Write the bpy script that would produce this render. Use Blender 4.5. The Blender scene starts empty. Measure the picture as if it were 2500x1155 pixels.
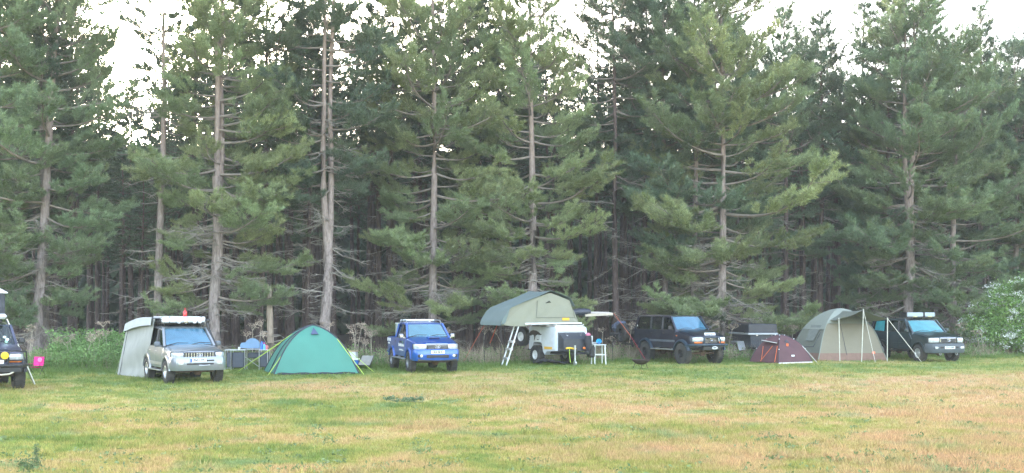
# Campsite at the edge of a pine wood, five four-wheel drives, tents and trailers on a dry field
import bpy, bmesh, math, random
import numpy as np
from mathutils import Vector, Matrix, Euler

# ------------------------------------------------------------------ camera, sky, sun, exposure
R = math.radians
FOC, HORIZON, EYE = 2800.0, 748.0, 2.5          # focal length and horizon of the 2500 px wide photo, eye height in m
scene = bpy.context.scene
COL = scene.collection
cam_d = bpy.data.cameras.new('camera')
cam_d.sensor_width = 36.0
cam_d.lens = 36.0 * FOC / 2500.0
cam_d.shift_y = (HORIZON - 577.5) / 2500.0
cam_d.clip_start, cam_d.clip_end = 0.1, 3000.0
cam = bpy.data.objects.new('camera', cam_d)
cam.location = (0, 0, EYE)
cam.rotation_euler = (R(90), 0, 0)
COL.objects.link(cam)
scene.camera = cam

SUN_EL, SUN_AZ = 11.0, -19.0                     # low evening sun behind the wood, azimuth from +Y towards +X
world = bpy.data.worlds.new('World')
scene.world = world
world.use_nodes = True
wn, wl = world.node_tree.nodes, world.node_tree.links
wn.clear()
sky = wn.new('ShaderNodeTexSky')
sky.sky_type = 'NISHITA'
sky.sun_disc = False
sky.sun_elevation = R(SUN_EL)
sky.sun_rotation = R(SUN_AZ)
sky.altitude = 0
sky.air_density, sky.dust_density, sky.ozone_density = 1.0, 3.0, 1.5
hs = wn.new('ShaderNodeHueSaturation')
hs.inputs['Saturation'].default_value = 0.62
bg = wn.new('ShaderNodeBackground')
bg.inputs['Strength'].default_value = 0.15
wo = wn.new('ShaderNodeOutputWorld')
wl.new(sky.outputs['Color'], hs.inputs['Color'])
wl.new(hs.outputs['Color'], bg.inputs['Color'])
wl.new(bg.outputs['Background'], wo.inputs['Surface'])

sun_d = bpy.data.lights.new('sun', 'SUN')
sun_d.energy = 1.0
sun_d.angle = R(10)
sun_d.color = (1.0, 0.86, 0.7)
sun = bpy.data.objects.new('sun', sun_d)
sv = Vector((math.sin(R(SUN_AZ)) * math.cos(R(SUN_EL)), math.cos(R(SUN_AZ)) * math.cos(R(SUN_EL)), math.sin(R(SUN_EL))))
sun.rotation_euler = sv.to_track_quat('Z', 'Y').to_euler()
COL.objects.link(sun)

vs = scene.view_settings
vs.view_transform, vs.look, vs.gamma, vs.use_curve_mapping = 'Standard', 'None', 1.0, False
vs.exposure = 3.6
cy = scene.cycles
cy.use_denoising = True
cy.denoising_prefilter = 'NONE'
cy.max_bounces, cy.diffuse_bounces, cy.glossy_bounces, cy.transparent_max_bounces = 6, 4, 3, 8
cy.transmission_bounces, cy.volume_bounces = 3, 1
cy.sample_clamp_indirect = 8

# ------------------------------------------------------------------ helpers
rnd = random.Random(11)
def gx(px, Y):
    return (px - 1250.0) / FOC * Y
def gz(py, Y):
    return EYE - (py - HORIZON) / FOC * Y

def tag(o, label=None, cat=None, group=None, kind=None):
    if label: o['label'] = label
    if cat: o['category'] = cat
    if group: o['group'] = group
    if kind: o['kind'] = kind
    return o

def empty(name, loc=(0, 0, 0), rz=0.0, label=None, cat=None, group=None):
    o = bpy.data.objects.new(name, None)
    o.empty_display_size = 0.2
    o.location = loc
    o.rotation_euler = (0, 0, rz)
    COL.objects.link(o)
    return tag(o, label, cat, group)

def link(name, me, parent=None, loc=None, rot=None):
    o = bpy.data.objects.new(name, me)
    COL.objects.link(o)
    if parent is not None: o.parent = parent
    if loc is not None: o.location = loc
    if rot is not None: o.rotation_euler = rot
    return o

def frame_of(d):
    d = Vector(d).normalized()
    u = d.cross(Vector((0, 0, 1)))
    if u.length < 1e-3: u = d.cross(Vector((0, 1, 0)))
    u.normalize()
    return u, d.cross(u).normalized()

class MB:
    """collects shapes that become ONE mesh object"""
    def __init__(s): s.v, s.f = [], []
    def add(s, vs, fs):
        b = len(s.v)
        s.v.extend([tuple(p) for p in vs])
        s.f.extend([tuple(i + b for i in f) for f in fs])
        return s
    def box(s, c, size, ch=0.0, rot=None):
        hx, hy, hz = (a / 2 for a in size)
        M = Euler(rot).to_matrix() if rot is not None else Matrix.Identity(3)
        c = Vector(c)
        sg = [(i, j, k) for i in (-1, 1) for j in (-1, 1) for k in (-1, 1)]
        if ch <= 0:
            vs = [c + M @ Vector((i * hx, j * hy, k * hz)) for i, j, k in sg]
            return s.add(vs, [(0, 1, 3, 2), (4, 6, 7, 5), (0, 4, 5, 1), (2, 3, 7, 6), (0, 2, 6, 4), (1, 5, 7, 3)])
        ch = min(ch, hx * .95, hy * .95, hz * .95)
        vs, ix = [], {}
        for (i, j, k) in sg:
            for t in range(3):
                p = [i * (hx - ch), j * (hy - ch), k * (hz - ch)]
                p[t] = (i * hx, j * hy, k * hz)[t]
                ix[(i, j, k, t)] = len(vs)
                vs.append(c + M @ Vector(p))
        fs = []
        def key(t, a, sa, o1, s1, o2, s2):
            k = [0, 0, 0]; k[a] = sa; k[o1] = s1; k[o2] = s2
            return ix[(k[0], k[1], k[2], t)]
        for a in range(3):
            o1, o2 = [(1, 2), (0, 2), (0, 1)][a]
            for sa in (-1, 1):
                fs.append(tuple(key(a, a, sa, o1, x, o2, y) for x, y in ((-1, -1), (1, -1), (1, 1), (-1, 1))))
            for s1 in (-1, 1):
                for s2 in (-1, 1):
                    fs.append((key(o1, o1, s1, o2, s2, a, -1), key(o1, o1, s1, o2, s2, a, 1), key(o2, o1, s1, o2, s2, a, 1), key(o2, o1, s1, o2, s2, a, -1)))
        for k in sg: fs.append(tuple(ix[k + (t,)] for t in range(3)))
        return s.add(vs, fs)
    def tube(s, path, r, n=6, cap=True):
        path = [Vector(p) for p in path]
        if not hasattr(r, '__len__'): r = [r] * len(path)
        vs, fs = [], []
        m = len(path)
        for i, p in enumerate(path):
            d = path[min(i + 1, m - 1)] - path[max(i - 1, 0)]
            if d.length < 1e-6: d = Vector((0, 0, 1))
            u, w = frame_of(d)
            for k in range(n):
                a = 2 * math.pi * k / n
                vs.append(p + (u * math.cos(a) + w * math.sin(a)) * r[i])
        for i in range(m - 1):
            for k in range(n):
                k2 = (k + 1) % n
                fs.append((i * n + k, i * n + k2, (i + 1) * n + k2, (i + 1) * n + k))
        if cap:
            fs.append(tuple(range(n))); fs.append(tuple((m - 1) * n + k for k in range(n)))
        return s.add(vs, fs)
    def bar(s, a, b, w, h=None):
        """square bar from a to b"""
        a, b = Vector(a), Vector(b)
        u, v = frame_of(b - a)
        h = h or w
        vs = []
        for p in (a, b):
            for i, j in ((-1, -1), (1, -1), (1, 1), (-1, 1)): vs.append(p + u * (i * w / 2) + v * (j * h / 2))
        return s.add(vs, [(0, 1, 2, 3), (4, 5, 6, 7), (0, 1, 5, 4), (1, 2, 6, 5), (2, 3, 7, 6), (3, 0, 4, 7)])
    def lathe(s, prof, n=20, M=None, close=False):
        """profile (r, h) turned about local z"""
        M = M or Matrix.Identity(4)
        vs, fs = [], []
        for r, h in prof:
            for k in range(n):
                a = 2 * math.pi * k / n
                vs.append(M @ Vector((r * math.cos(a), r * math.sin(a), h)))
        m = len(prof)
        for i in range(m - 1 + (1 if close else 0)):
            for k in range(n):
                k2 = (k + 1) % n
                i2 = (i + 1) % m
                fs.append((i * n + k, i * n + k2, i2 * n + k2, i2 * n + k))
        if not close:
            fs.append(tuple(range(n))); fs.append(tuple((m - 1) * n + k for k in range(n)))
        return s.add(vs, fs)
    def loft(s, rings, closed=True, caps=True):
        n, vs, fs = len(rings[0]), [], []
        for r in rings: vs.extend(r)
        for i in range(len(rings) - 1):
            for k in range(n if closed else n - 1):
                k2 = (k + 1) % n
                fs.append((i * n + k, i * n + k2, (i + 1) * n + k2, (i + 1) * n + k))
        if caps and closed:
            fs.append(tuple(range(n))); fs.append(tuple((len(rings) - 1) * n + k for k in range(n)))
        return s.add(vs, fs)
    def plate(s, pts, t):
        """flat polygon given thickness t along its normal (both ways)"""
        pts = [Vector(p) for p in pts]
        nn = (pts[1] - pts[0]).cross(pts[2] - pts[0]).normalized() * (t / 2)
        n = len(pts)
        vs = [p + nn for p in pts] + [p - nn for p in pts]
        fs = [tuple(range(n)), tuple(range(n, 2 * n))] + [(k, (k + 1) % n, n + (k + 1) % n, n + k) for k in range(n)]
        return s.add(vs, fs)
    def sheet(s, grid, t=0.006):
        """grid[i][j] of points, as a thin closed sheet"""
        a, b = len(grid), len(grid[0])
        g = [[Vector(p) for p in row] for row in grid]
        top, bot = [], []
        for i in range(a):
            for j in range(b):
                du = g[min(i + 1, a - 1)][j] - g[max(i - 1, 0)][j]
                dv = g[i][min(j + 1, b - 1)] - g[i][max(j - 1, 0)]
                nn = du.cross(dv)
                nn = nn.normalized() * (t / 2) if nn.length > 1e-9 else Vector((0, 0, t / 2))
                top.append(g[i][j] + nn); bot.append(g[i][j] - nn)
        N, fs = a * b, []
        for i in range(a - 1):
            for j in range(b - 1):
                q = (i * b + j, i * b + j + 1, (i + 1) * b + j + 1, (i + 1) * b + j)
                fs.append(q); fs.append(tuple(N + x for x in reversed(q)))
        rim = [i * b for i in range(a)] + [(a - 1) * b + j for j in range(1, b)] + [i * b + b - 1 for i in range(a - 2, -1, -1)] + [j for j in range(b - 2, 0, -1)]
        for k in range(len(rim)):
            x, y = rim[k], rim[(k + 1) % len(rim)]
            fs.append((x, y, N + y, N + x))
        return s.add(top + bot, fs)
    def mesh(s, name, mat=None, smooth=35, fix=True):
        me = bpy.data.meshes.new(name)
        me.from_pydata(s.v, [], s.f)
        if fix:
            bm = bmesh.new(); bm.from_mesh(me)
            bmesh.ops.recalc_face_normals(bm, faces=bm.faces)
            bm.to_mesh(me); bm.free()
        if mat: me.materials.append(mat)
        if smooth:
            me.shade_smooth()
            me.set_sharp_from_angle(angle=R(smooth))
        return me
    def build(s, name, mat, parent=None, smooth=35, fix=True, loc=None, rot=None):
        return link(name, s.mesh(name, mat, smooth, fix), parent, loc, rot)

def tri_mesh(name, V, mat, n=3):
    """numpy vertices (k*n, 3), every n of them a face of its own"""
    V = np.asarray(V, dtype=np.float32).reshape(-1, 3)
    m = len(V) // n
    me = bpy.data.meshes.new(name)
    me.vertices.add(len(V)); me.loops.add(len(V)); me.polygons.add(m)
    me.vertices.foreach_set('co', V.ravel())
    me.loops.foreach_set('vertex_index', np.arange(len(V), dtype=np.int32))
    me.polygons.foreach_set('loop_start', np.arange(0, len(V), n, dtype=np.int32))
    me.polygons.foreach_set('loop_total', np.full(m, n, dtype=np.int32))
    me.update(calc_edges=True)
    if mat: me.materials.append(mat)
    return me

# ------------------------------------------------------------------ materials
MATS = {}
def nt(name):
    m = bpy.data.materials.new(name); m.use_nodes = True
    t = m.node_tree; t.nodes.clear()
    out = t.nodes.new('ShaderNodeOutputMaterial')
    return m, t, out
def mat(name, col, rough=0.6, metal=0.0, coat=0.0, spec=0.5, var=0.12, scale=6.0, bump=0.0, bscale=None, stretch=(1, 1, 1), dirt=None, trans=0.0):
    """principled surface whose colour wanders a little; bump gives cloth folds, dents, bark"""
    if name in MATS: return MATS[name]
    m, t, out = nt(name)
    p = t.nodes.new('ShaderNodeBsdfPrincipled')
    tc = t.nodes.new('ShaderNodeTexCoord')
    mp = t.nodes.new('ShaderNodeMapping'); mp.inputs['Scale'].default_value = stretch
    t.links.new(tc.outputs['Object'], mp.inputs['Vector'])
    nz = t.nodes.new('ShaderNodeTexNoise'); nz.inputs['Scale'].default_value = scale; nz.inputs['Detail'].default_value = 4
    t.links.new(mp.outputs['Vector'], nz.inputs['Vector'])
    rp = t.nodes.new('ShaderNodeValToRGB')
    c = np.array(col)
    rp.color_ramp.elements[0].position, rp.color_ramp.elements[1].position = 0.3, 0.7
    rp.color_ramp.elements[0].color = (*np.clip(c * (1 - var), 0, 1), 1)
    rp.color_ramp.elements[1].color = (*np.clip(c * (1 + var), 0, 1), 1)
    t.links.new(nz.outputs['Fac'], rp.inputs['Fac'])
    src = rp.outputs['Color']
    if dirt:
        mx = t.nodes.new('ShaderNodeMix'); mx.data_type = 'RGBA'
        n2 = t.nodes.new('ShaderNodeTexNoise'); n2.inputs['Scale'].default_value = 2.3; n2.inputs['Detail'].default_value = 8
        t.links.new(tc.outputs['Object'], n2.inputs['Vector'])
        r2 = t.nodes.new('ShaderNodeMapRange'); r2.inputs['From Min'].default_value = 0.48; r2.inputs['From Max'].default_value = 0.75
        r2.inputs['To Max'].default_value = dirt[1]
        t.links.new(n2.outputs['Fac'], r2.inputs['Value'])
        t.links.new(r2.outputs['Result'], mx.inputs[0]); t.links.new(src, mx.inputs[6]); mx.inputs[7].default_value = (*dirt[0], 1)
        src = mx.outputs[2]
    t.links.new(src, p.inputs['Base Color'])
    p.inputs['Roughness'].default_value = rough
    p.inputs['Metallic'].default_value = metal
    p.inputs['Coat Weight'].default_value = coat
    p.inputs['Coat Roughness'].default_value = 0.06
    p.inputs['Specular IOR Level'].default_value = spec
    if bump:
        b = t.nodes.new('ShaderNodeBump'); b.inputs['Strength'].default_value = bump; b.inputs['Distance'].default_value = 0.05
        nb = t.nodes.new('ShaderNodeTexNoise'); nb.inputs['Scale'].default_value = bscale or scale; nb.inputs['Detail'].default_value = 5
        t.links.new(mp.outputs['Vector'], nb.inputs['Vector'])
        t.links.new(nb.outputs['Fac'], b.inputs['Height']); t.links.new(b.outputs['Normal'], p.inputs['Normal'])
    surf = p.outputs['BSDF']
    if trans:
        tr = t.nodes.new('ShaderNodeBsdfTranslucent'); t.links.new(src, tr.inputs['Color'])
        mxs = t.nodes.new('ShaderNodeMixShader'); mxs.inputs['Fac'].default_value = trans
        t.links.new(surf, mxs.inputs[1]); t.links.new(tr.outputs['BSDF'], mxs.inputs[2]); surf = mxs.outputs['Shader']
    t.links.new(surf, out.inputs['Surface'])
    MATS[name] = m
    return m

def glass(name, tint, refl=0.06):
    if name in MATS: return MATS[name]
    m, t, out = nt(name)
    tr = t.nodes.new('ShaderNodeBsdfTransparent'); tr.inputs['Color'].default_value = (*tint, 1)
    gl = t.nodes.new('ShaderNodeBsdfGlossy'); gl.inputs['Roughness'].default_value = 0.03; gl.inputs['Color'].default_value = (.95, .97, 1, 1)
    fr = t.nodes.new('ShaderNodeFresnel'); fr.inputs['IOR'].default_value = 1.6
    ge = t.nodes.new('ShaderNodeNewGeometry')
    io = t.nodes.new('ShaderNodeMapRange'); io.inputs['To Min'].default_value, io.inputs['To Max'].default_value = 1.5, 1 / 1.5   # a thin pane mirrors alike from both faces
    t.links.new(ge.outputs['Backfacing'], io.inputs['Value']); t.links.new(io.outputs['Result'], fr.inputs['IOR'])
    mx = t.nodes.new('ShaderNodeMixShader')
    t.links.new(fr.outputs['Fac'], mx.inputs['Fac']); t.links.new(tr.outputs['BSDF'], mx.inputs[1]); t.links.new(gl.outputs['BSDF'], mx.inputs[2])
    t.links.new(mx.outputs['Shader'], out.inputs['Surface'])
    MATS[name] = m
    return m

def leaf_mat(name, c1, c2, trans=0.25, tint=False):
    """foliage: clumps of two greens, each blade a shade of its own"""
    if name in MATS: return MATS[name]
    m, t, out = nt(name)
    tc = t.nodes.new('ShaderNodeTexCoord')
    nz = t.nodes.new('ShaderNodeTexNoise'); nz.inputs['Scale'].default_value = 0.9; nz.inputs['Detail'].default_value = 5
    t.links.new(tc.outputs['Object'], nz.inputs['Vector'])
    rp = t.nodes.new('ShaderNodeValToRGB')
    rp.color_ramp.elements[0].position, rp.color_ramp.elements[1].position = 0.36, 0.64
    rp.color_ramp.elements[0].color, rp.color_ramp.elements[1].color = (*c1, 1), (*c2, 1)
    t.links.new(nz.outputs['Fac'], rp.inputs['Fac'])
    ge = t.nodes.new('ShaderNodeNewGeometry')
    mr = t.nodes.new('ShaderNodeMapRange'); mr.inputs['To Min'].default_value, mr.inputs['To Max'].default_value = 0.65, 1.4
    t.links.new(ge.outputs['Random Per Island'], mr.inputs['Value'])
    oi = t.nodes.new('ShaderNodeObjectInfo')
    m2 = t.nodes.new('ShaderNodeMapRange'); m2.inputs['To Min'].default_value, m2.inputs['To Max'].default_value = 0.85, 1.15
    t.links.new(oi.outputs['Random'], m2.inputs['Value'])
    mu = t.nodes.new('ShaderNodeMath'); mu.operation = 'MULTIPLY'
    t.links.new(mr.outputs['Result'], mu.inputs[0]); t.links.new(m2.outputs['Result'], mu.inputs[1])
    vm = t.nodes.new('ShaderNodeVectorMath'); vm.operation = 'SCALE'
    base = rp.outputs['Color']
    if tint:
        tm = t.nodes.new('ShaderNodeVectorMath'); tm.operation = 'MULTIPLY'
        t.links.new(base, tm.inputs[0]); t.links.new(oi.outputs['Color'], tm.inputs[1]); base = tm.outputs['Vector']
    t.links.new(base, vm.inputs[0]); t.links.new(mu.outputs['Value'], vm.inputs['Scale'])
    p = t.nodes.new('ShaderNodeBsdfPrincipled'); p.inputs['Roughness'].default_value = 0.55; p.inputs['Specular IOR Level'].default_value = 0.35
    tr = t.nodes.new('ShaderNodeBsdfTranslucent')
    t.links.new(vm.outputs['Vector'], p.inputs['Base Color']); t.links.new(vm.outputs['Vector'], tr.inputs['Color'])
    mx = t.nodes.new('ShaderNodeMixShader'); mx.inputs['Fac'].default_value = trans
    t.links.new(p.outputs['BSDF'], mx.inputs[1]); t.links.new(tr.outputs['BSDF'], mx.inputs[2])
    t.links.new(mx.outputs['Shader'], out.inputs['Surface'])
    MATS[name] = m
    return m

def bark_mat(name, c1, c2, c3):
    """plated bark: grey below, warmer higher up, vertical fissures"""
    m, t, out = nt(name)
    tc = t.nodes.new('ShaderNodeTexCoord')
    mp = t.nodes.new('ShaderNodeMapping'); mp.inputs['Scale'].default_value = (9, 9, 2.2)
    t.links.new(tc.outputs['Object'], mp.inputs['Vector'])
    vo = t.nodes.new('ShaderNodeTexVoronoi'); vo.inputs['Scale'].default_value = 1.6
    nz = t.nodes.new('ShaderNodeTexNoise'); nz.inputs['Scale'].default_value = 1.3; nz.inputs['Detail'].default_value = 8; nz.inputs['Roughness'].default_value = 0.7
    t.links.new(mp.outputs['Vector'], vo.inputs['Vector']); t.links.new(mp.outputs['Vector'], nz.inputs['Vector'])
    rp = t.nodes.new('ShaderNodeValToRGB')
    rp.color_ramp.elements[0].position, rp.color_ramp.elements[1].position = 0.35, 0.62
    rp.color_ramp.elements[0].color, rp.color_ramp.elements[1].color = (*c1, 1), (*c2, 1)
    t.links.new(nz.outputs['Fac'], rp.inputs['Fac'])
    sx = t.nodes.new('ShaderNodeSeparateXYZ'); t.links.new(tc.outputs['Object'], sx.inputs['Vector'])
    mr = t.nodes.new('ShaderNodeMapRange'); mr.inputs['From Min'].default_value, mr.inputs['From Max'].default_value = 4, 15; mr.inputs['To Max'].default_value = 0.7
    t.links.new(sx.outputs['Z'], mr.inputs['Value'])
    mx = t.nodes.new('ShaderNodeMix'); mx.data_type = 'RGBA'
    t.links.new(mr.outputs['Result'], mx.inputs[0]); t.links.new(rp.outputs['Color'], mx.inputs[6]); mx.inputs[7].default_value = (*c3, 1)
    p = t.nodes.new('ShaderNodeBsdfPrincipled'); p.inputs['Roughness'].default_value = 0.9; p.inputs['Specular IOR Level'].default_value = 0.2
    t.links.new(mx.outputs[2], p.inputs['Base Color'])
    ad = t.nodes.new('ShaderNodeMath'); ad.operation = 'ADD'
    t.links.new(vo.outputs['Distance'], ad.inputs[0]); t.links.new(nz.outputs['Fac'], ad.inputs[1])
    b = t.nodes.new('ShaderNodeBump'); b.inputs['Strength'].default_value = 0.7; b.inputs['Distance'].default_value = 0.03
    t.links.new(ad.outputs['Value'], b.inputs['Height']); t.links.new(b.outputs['Normal'], p.inputs['Normal'])
    t.links.new(p.outputs['BSDF'], out.inputs['Surface'])
    return m

BARK = bark_mat('pine_bark', (.17, .135, .122), (.38, .32, .295), (.33, .235, .175))
BARK_DARK = bark_mat('pine_bark_red_shaded', (.068, .05, .046), (.155, .115, .105), (.17, .12, .10))  # reddish bark, its colour lowered further to stand for the wood's inner shade
DEADWOOD = mat('dead_wood', (.30, .27, .23), rough=.9, var=.3, scale=3)
NEEDLE = leaf_mat('pine_needles', (.60, .66, .52), (1.0, 1.0, 1.0), .22, tint=True)
TINT = {'lime': (.30, .355, .175), 'mid': (.235, .305, .165), 'blue': (.18, .25, .155), 'dark': (.14, .19, .12)}
DEADWOOD_SHADED = mat('dead_wood_shaded', (.15, .125, .105), rough=.9, var=.3, scale=3)  # copy of the dead wood with the wood's inner shade in its colour

# grass colour shared by the turf and the blades: green, yellow green and straw in patches of the field's own
def field_colour(t):
    tc = t.nodes.new('ShaderNodeNewGeometry')
    def noise(scale, detail, off, st=(1, 1, 1)):
        mp = t.nodes.new('ShaderNodeMapping'); mp.inputs['Location'].default_value = off; mp.inputs['Scale'].default_value = st
        t.links.new(tc.outputs['Position'], mp.inputs['Vector'])
        n = t.nodes.new('ShaderNodeTexNoise'); n.inputs['Scale'].default_value = scale; n.inputs['Detail'].default_value = detail; n.inputs['Roughness'].default_value = 0.62
        t.links.new(mp.outputs['Vector'], n.inputs['Vector'])
        return n.outputs['Fac']
    def math_(op, a, b):
        n = t.nodes.new('ShaderNodeMath'); n.operation = op
        for i, x in enumerate((a, b)):
            if isinstance(x, (int, float)): n.inputs[i].default_value = x
            else: t.links.new(x, n.inputs[i])
        return n.outputs['Value']
    big = noise(0.16, 4, (3, 7, 0)); mid = noise(0.8, 6, (11, 2, 0)); fine = noise(7, 5, (0, 0, 0))
    sx = t.nodes.new('ShaderNodeSeparateXYZ'); t.links.new(tc.outputs['Position'], sx.inputs['Vector'])
    east = t.nodes.new('ShaderNodeMapRange'); east.inputs['From Min'].default_value, east.inputs['From Max'].default_value = -14, 16
    east.inputs['To Min'].default_value, east.inputs['To Max'].default_value = -0.06, 0.05
    t.links.new(sx.outputs['X'], east.inputs['Value'])
    wood = t.nodes.new('ShaderNodeMapRange'); wood.inputs['From Min'].default_value, wood.inputs['From Max'].default_value = 37, 47   # greener strip along the wood
    wood.inputs['To Min'].default_value, wood.inputs['To Max'].default_value = 0.0, -0.13
    t.links.new(sx.outputs['Y'], wood.inputs['Value'])
    f = math_('ADD', math_('MULTIPLY', big, 0.46), math_('ADD', math_('MULTIPLY', mid, 0.44), math_('MULTIPLY', fine, 0.22)))
    f = math_('SUBTRACT', f, 0.018)
    f = math_('ADD', math_('ADD', f, east.outputs['Result']), wood.outputs['Result'])
    rp = t.nodes.new('ShaderNodeValToRGB')
    e = rp.color_ramp.elements
    e[0].position, e[0].color = 0.39, (.15, .225, .055, 1)
    e[1].position, e[1].color = 0.63, (.53, .35, .195, 1)
    for pos, c in ((0.445, (.24, .29, .09, 1)), (0.495, (.345, .335, .105, 1)), (0.555, (.47, .365, .17, 1))):
        x = e.new(pos); x.color = c
    t.links.new(f, rp.inputs['Fac'])
    # bluish green weeds in small patches
    mx = t.nodes.new('ShaderNodeMix'); mx.data_type = 'RGBA'
    mr = t.nodes.new('ShaderNodeMapRange'); mr.inputs['From Min'].default_value, mr.inputs['From Max'].default_value = 0.56, 0.68; mr.inputs['To Max'].default_value = 0.75
    t.links.new(noise(0.55, 5, (31, 17, 0)), mr.inputs['Value'])
    t.links.new(mr.outputs['Result'], mx.inputs[0]); t.links.new(rp.outputs['Color'], mx.inputs[6]); mx.inputs[7].default_value = (.21, .30, .14, 1)
    return tc, mx.outputs[2], fine, sx

def make_ground_mat():
    m, t, out = nt('field_turf')
    tc, col, fine, sx = field_colour(t)
    # needle litter under the trees: beyond the field edge, which runs away to the right
    edge = t.nodes.new('ShaderNodeMath'); edge.operation = 'MULTIPLY_ADD'
    t.links.new(sx.outputs['X'], edge.inputs[0]); edge.inputs[1].default_value = -0.30; t.links.new(sx.outputs['Y'], edge.inputs[2])
    mr = t.nodes.new('ShaderNodeMapRange'); mr.inputs['From Min'].default_value, mr.inputs['From Max'].default_value = 51.5, 54.5
    t.links.new(edge.outputs['Value'], mr.inputs['Value'])
    mx = t.nodes.new('ShaderNodeMix'); mx.data_type = 'RGBA'
    t.links.new(mr.outputs['Result'], mx.inputs[0]); t.links.new(col, mx.inputs[6]); mx.inputs[7].default_value = (.055, .041, .032, 1)
    p = t.nodes.new('ShaderNodeBsdfPrincipled'); p.inputs['Roughness'].default_value = 0.95; p.inputs['Specular IOR Level'].default_value = 0.15
    t.links.new(mx.outputs[2], p.inputs['Base Color'])
    b = t.nodes.new('ShaderNodeBump'); b.inputs['Strength'].default_value = 0.6; b.inputs['Distance'].default_value = 0.06
    n = t.nodes.new('ShaderNodeTexNoise'); n.inputs['Scale'].default_value = 14; n.inputs['Detail'].default_value = 6
    t.links.new(tc.outputs['Position'], n.inputs['Vector'])
    t.links.new(n.outputs['Fac'], b.inputs['Height']); t.links.new(b.outputs['Normal'], p.inputs['Normal'])
    t.links.new(p.outputs['BSDF'], out.inputs['Surface'])
    return m
def make_blade_mat():
    m, t, out = nt('grass_blades')
    tc, col, fine, sx = field_colour(t)
    mr = t.nodes.new('ShaderNodeMapRange'); mr.inputs['To Min'].default_value, mr.inputs['To Max'].default_value = 0.65, 1.4
    t.links.new(tc.outputs['Random Per Island'], mr.inputs['Value'])
    vm = t.nodes.new('ShaderNodeVectorMath'); vm.operation = 'SCALE'
    t.links.new(col, vm.inputs[0]); t.links.new(mr.outputs['Result'], vm.inputs['Scale'])
    d = t.nodes.new('ShaderNodeBsdfDiffuse'); tr = t.nodes.new('ShaderNodeBsdfTranslucent')
    t.links.new(vm.outputs['Vector'], d.inputs['Color']); t.links.new(vm.outputs['Vector'], tr.inputs['Color'])
    mx = t.nodes.new('ShaderNodeMixShader'); mx.inputs['Fac'].default_value = 0.4
    t.links.new(d.outputs['BSDF'], mx.inputs[1]); t.links.new(tr.outputs['BSDF'], mx.inputs[2])
    t.links.new(mx.outputs['Shader'], out.inputs['Surface'])
    return m

# ------------------------------------------------------------------ ground
def ground_z(x, y):
    return 0.0
g = MB()
xs = [-900, -300, -120, -60, -30, 0, 30, 60, 120, 300, 900]
ys = [-300, -60, 0, 20, 40, 60, 90, 140, 300, 900]
g.add([(x, y, 0) for y in ys for x in xs], [(j * len(xs) + i, j * len(xs) + i + 1, (j + 1) * len(xs) + i + 1, (j + 1) * len(xs) + i) for j in range(len(ys) - 1) for i in range(len(xs) - 1)])
tag(g.build('ground', make_ground_mat(), smooth=0), 'dry grass field with green and straw patches beside the wood', 'ground', kind='structure')

def blades(P, n, hgt, wid, lean, rng):
    """n upright blades at every point of P (N,3), heights hgt (N,)"""
    N = len(P)
    P = np.repeat(P, n, axis=0) + np.concatenate([rng.normal(0, 0.035, (N * n, 2)), np.zeros((N * n, 1))], axis=1)
    h = np.repeat(hgt, n) * rng.uniform(0.55, 1.15, N * n)
    a = rng.uniform(0, 2 * np.pi, N * n)
    side = np.stack([np.cos(a), np.sin(a), np.zeros_like(a)], 1) * (wid * rng.uniform(.7, 1.3, N * n))[:, None]
    b = rng.uniform(0, 2 * np.pi, N * n); l = h * rng.uniform(0, lean, N * n)
    tip = P + np.stack([np.cos(b) * l, np.sin(b) * l, h], 1)
    return np.stack([P - side / 2, P + side / 2, tip], 1).reshape(-1, 3)

rg = np.random.default_rng(5)
def patchy(x, y):
    return np.sin(x * .9 + 1.3 * np.sin(y * .31)) * np.sin(y * .7 + 1.1 * np.sin(x * .43)) + .6 * np.sin(x * 2.3 + y * 1.1) * np.sin(y * 2.9 - x * .7)
NB = 275000
v = rg.uniform(0, 1, NB)
Yg = 1 / (1 / 11.5 + v * (1 / 58.0 - 1 / 11.5))            # even on the screen: denser close by
Xg = rg.uniform(-.72, .72, NB) * Yg
keep = (Yg - .30 * Xg) < 53
Xg, Yg = Xg[keep], Yg[keep]
hg = .05 + .03 * np.clip(patchy(Xg, Yg), -.6, 1.4) + .0009 * Yg
V = blades(np.stack([Xg, Yg, np.zeros_like(Xg)], 1), 5, hg, .014, .9, rg)
# taller tussocks
nt_ = 2200
v = rg.uniform(0, 1, nt_); Yt = 1 / (1 / 13.0 + v * (1 / 45.0 - 1 / 13.0)); Xt = rg.uniform(-.55, .55, nt_) * Yt
kt = patchy(Xt * .7 + 5, Yt * .7) > .25; Xt, Yt = Xt[kt], Yt[kt]
T = np.concatenate([np.stack([Xt + rg.normal(0, .12, len(Xt)), Yt + rg.normal(0, .1, len(Xt)), np.zeros_like(Xt)], 1) for _ in range(9)])
V2 = blades(T, 7, np.full(len(T), .13) * rg.uniform(.6, 1.5, len(T)), .017, 1.2, rg)
tag(link('grass', tri_mesh('grass', np.concatenate([V, V2]), make_blade_mat())), 'short patchy green and straw coloured grass covering the field', 'grass', kind='stuff')
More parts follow.
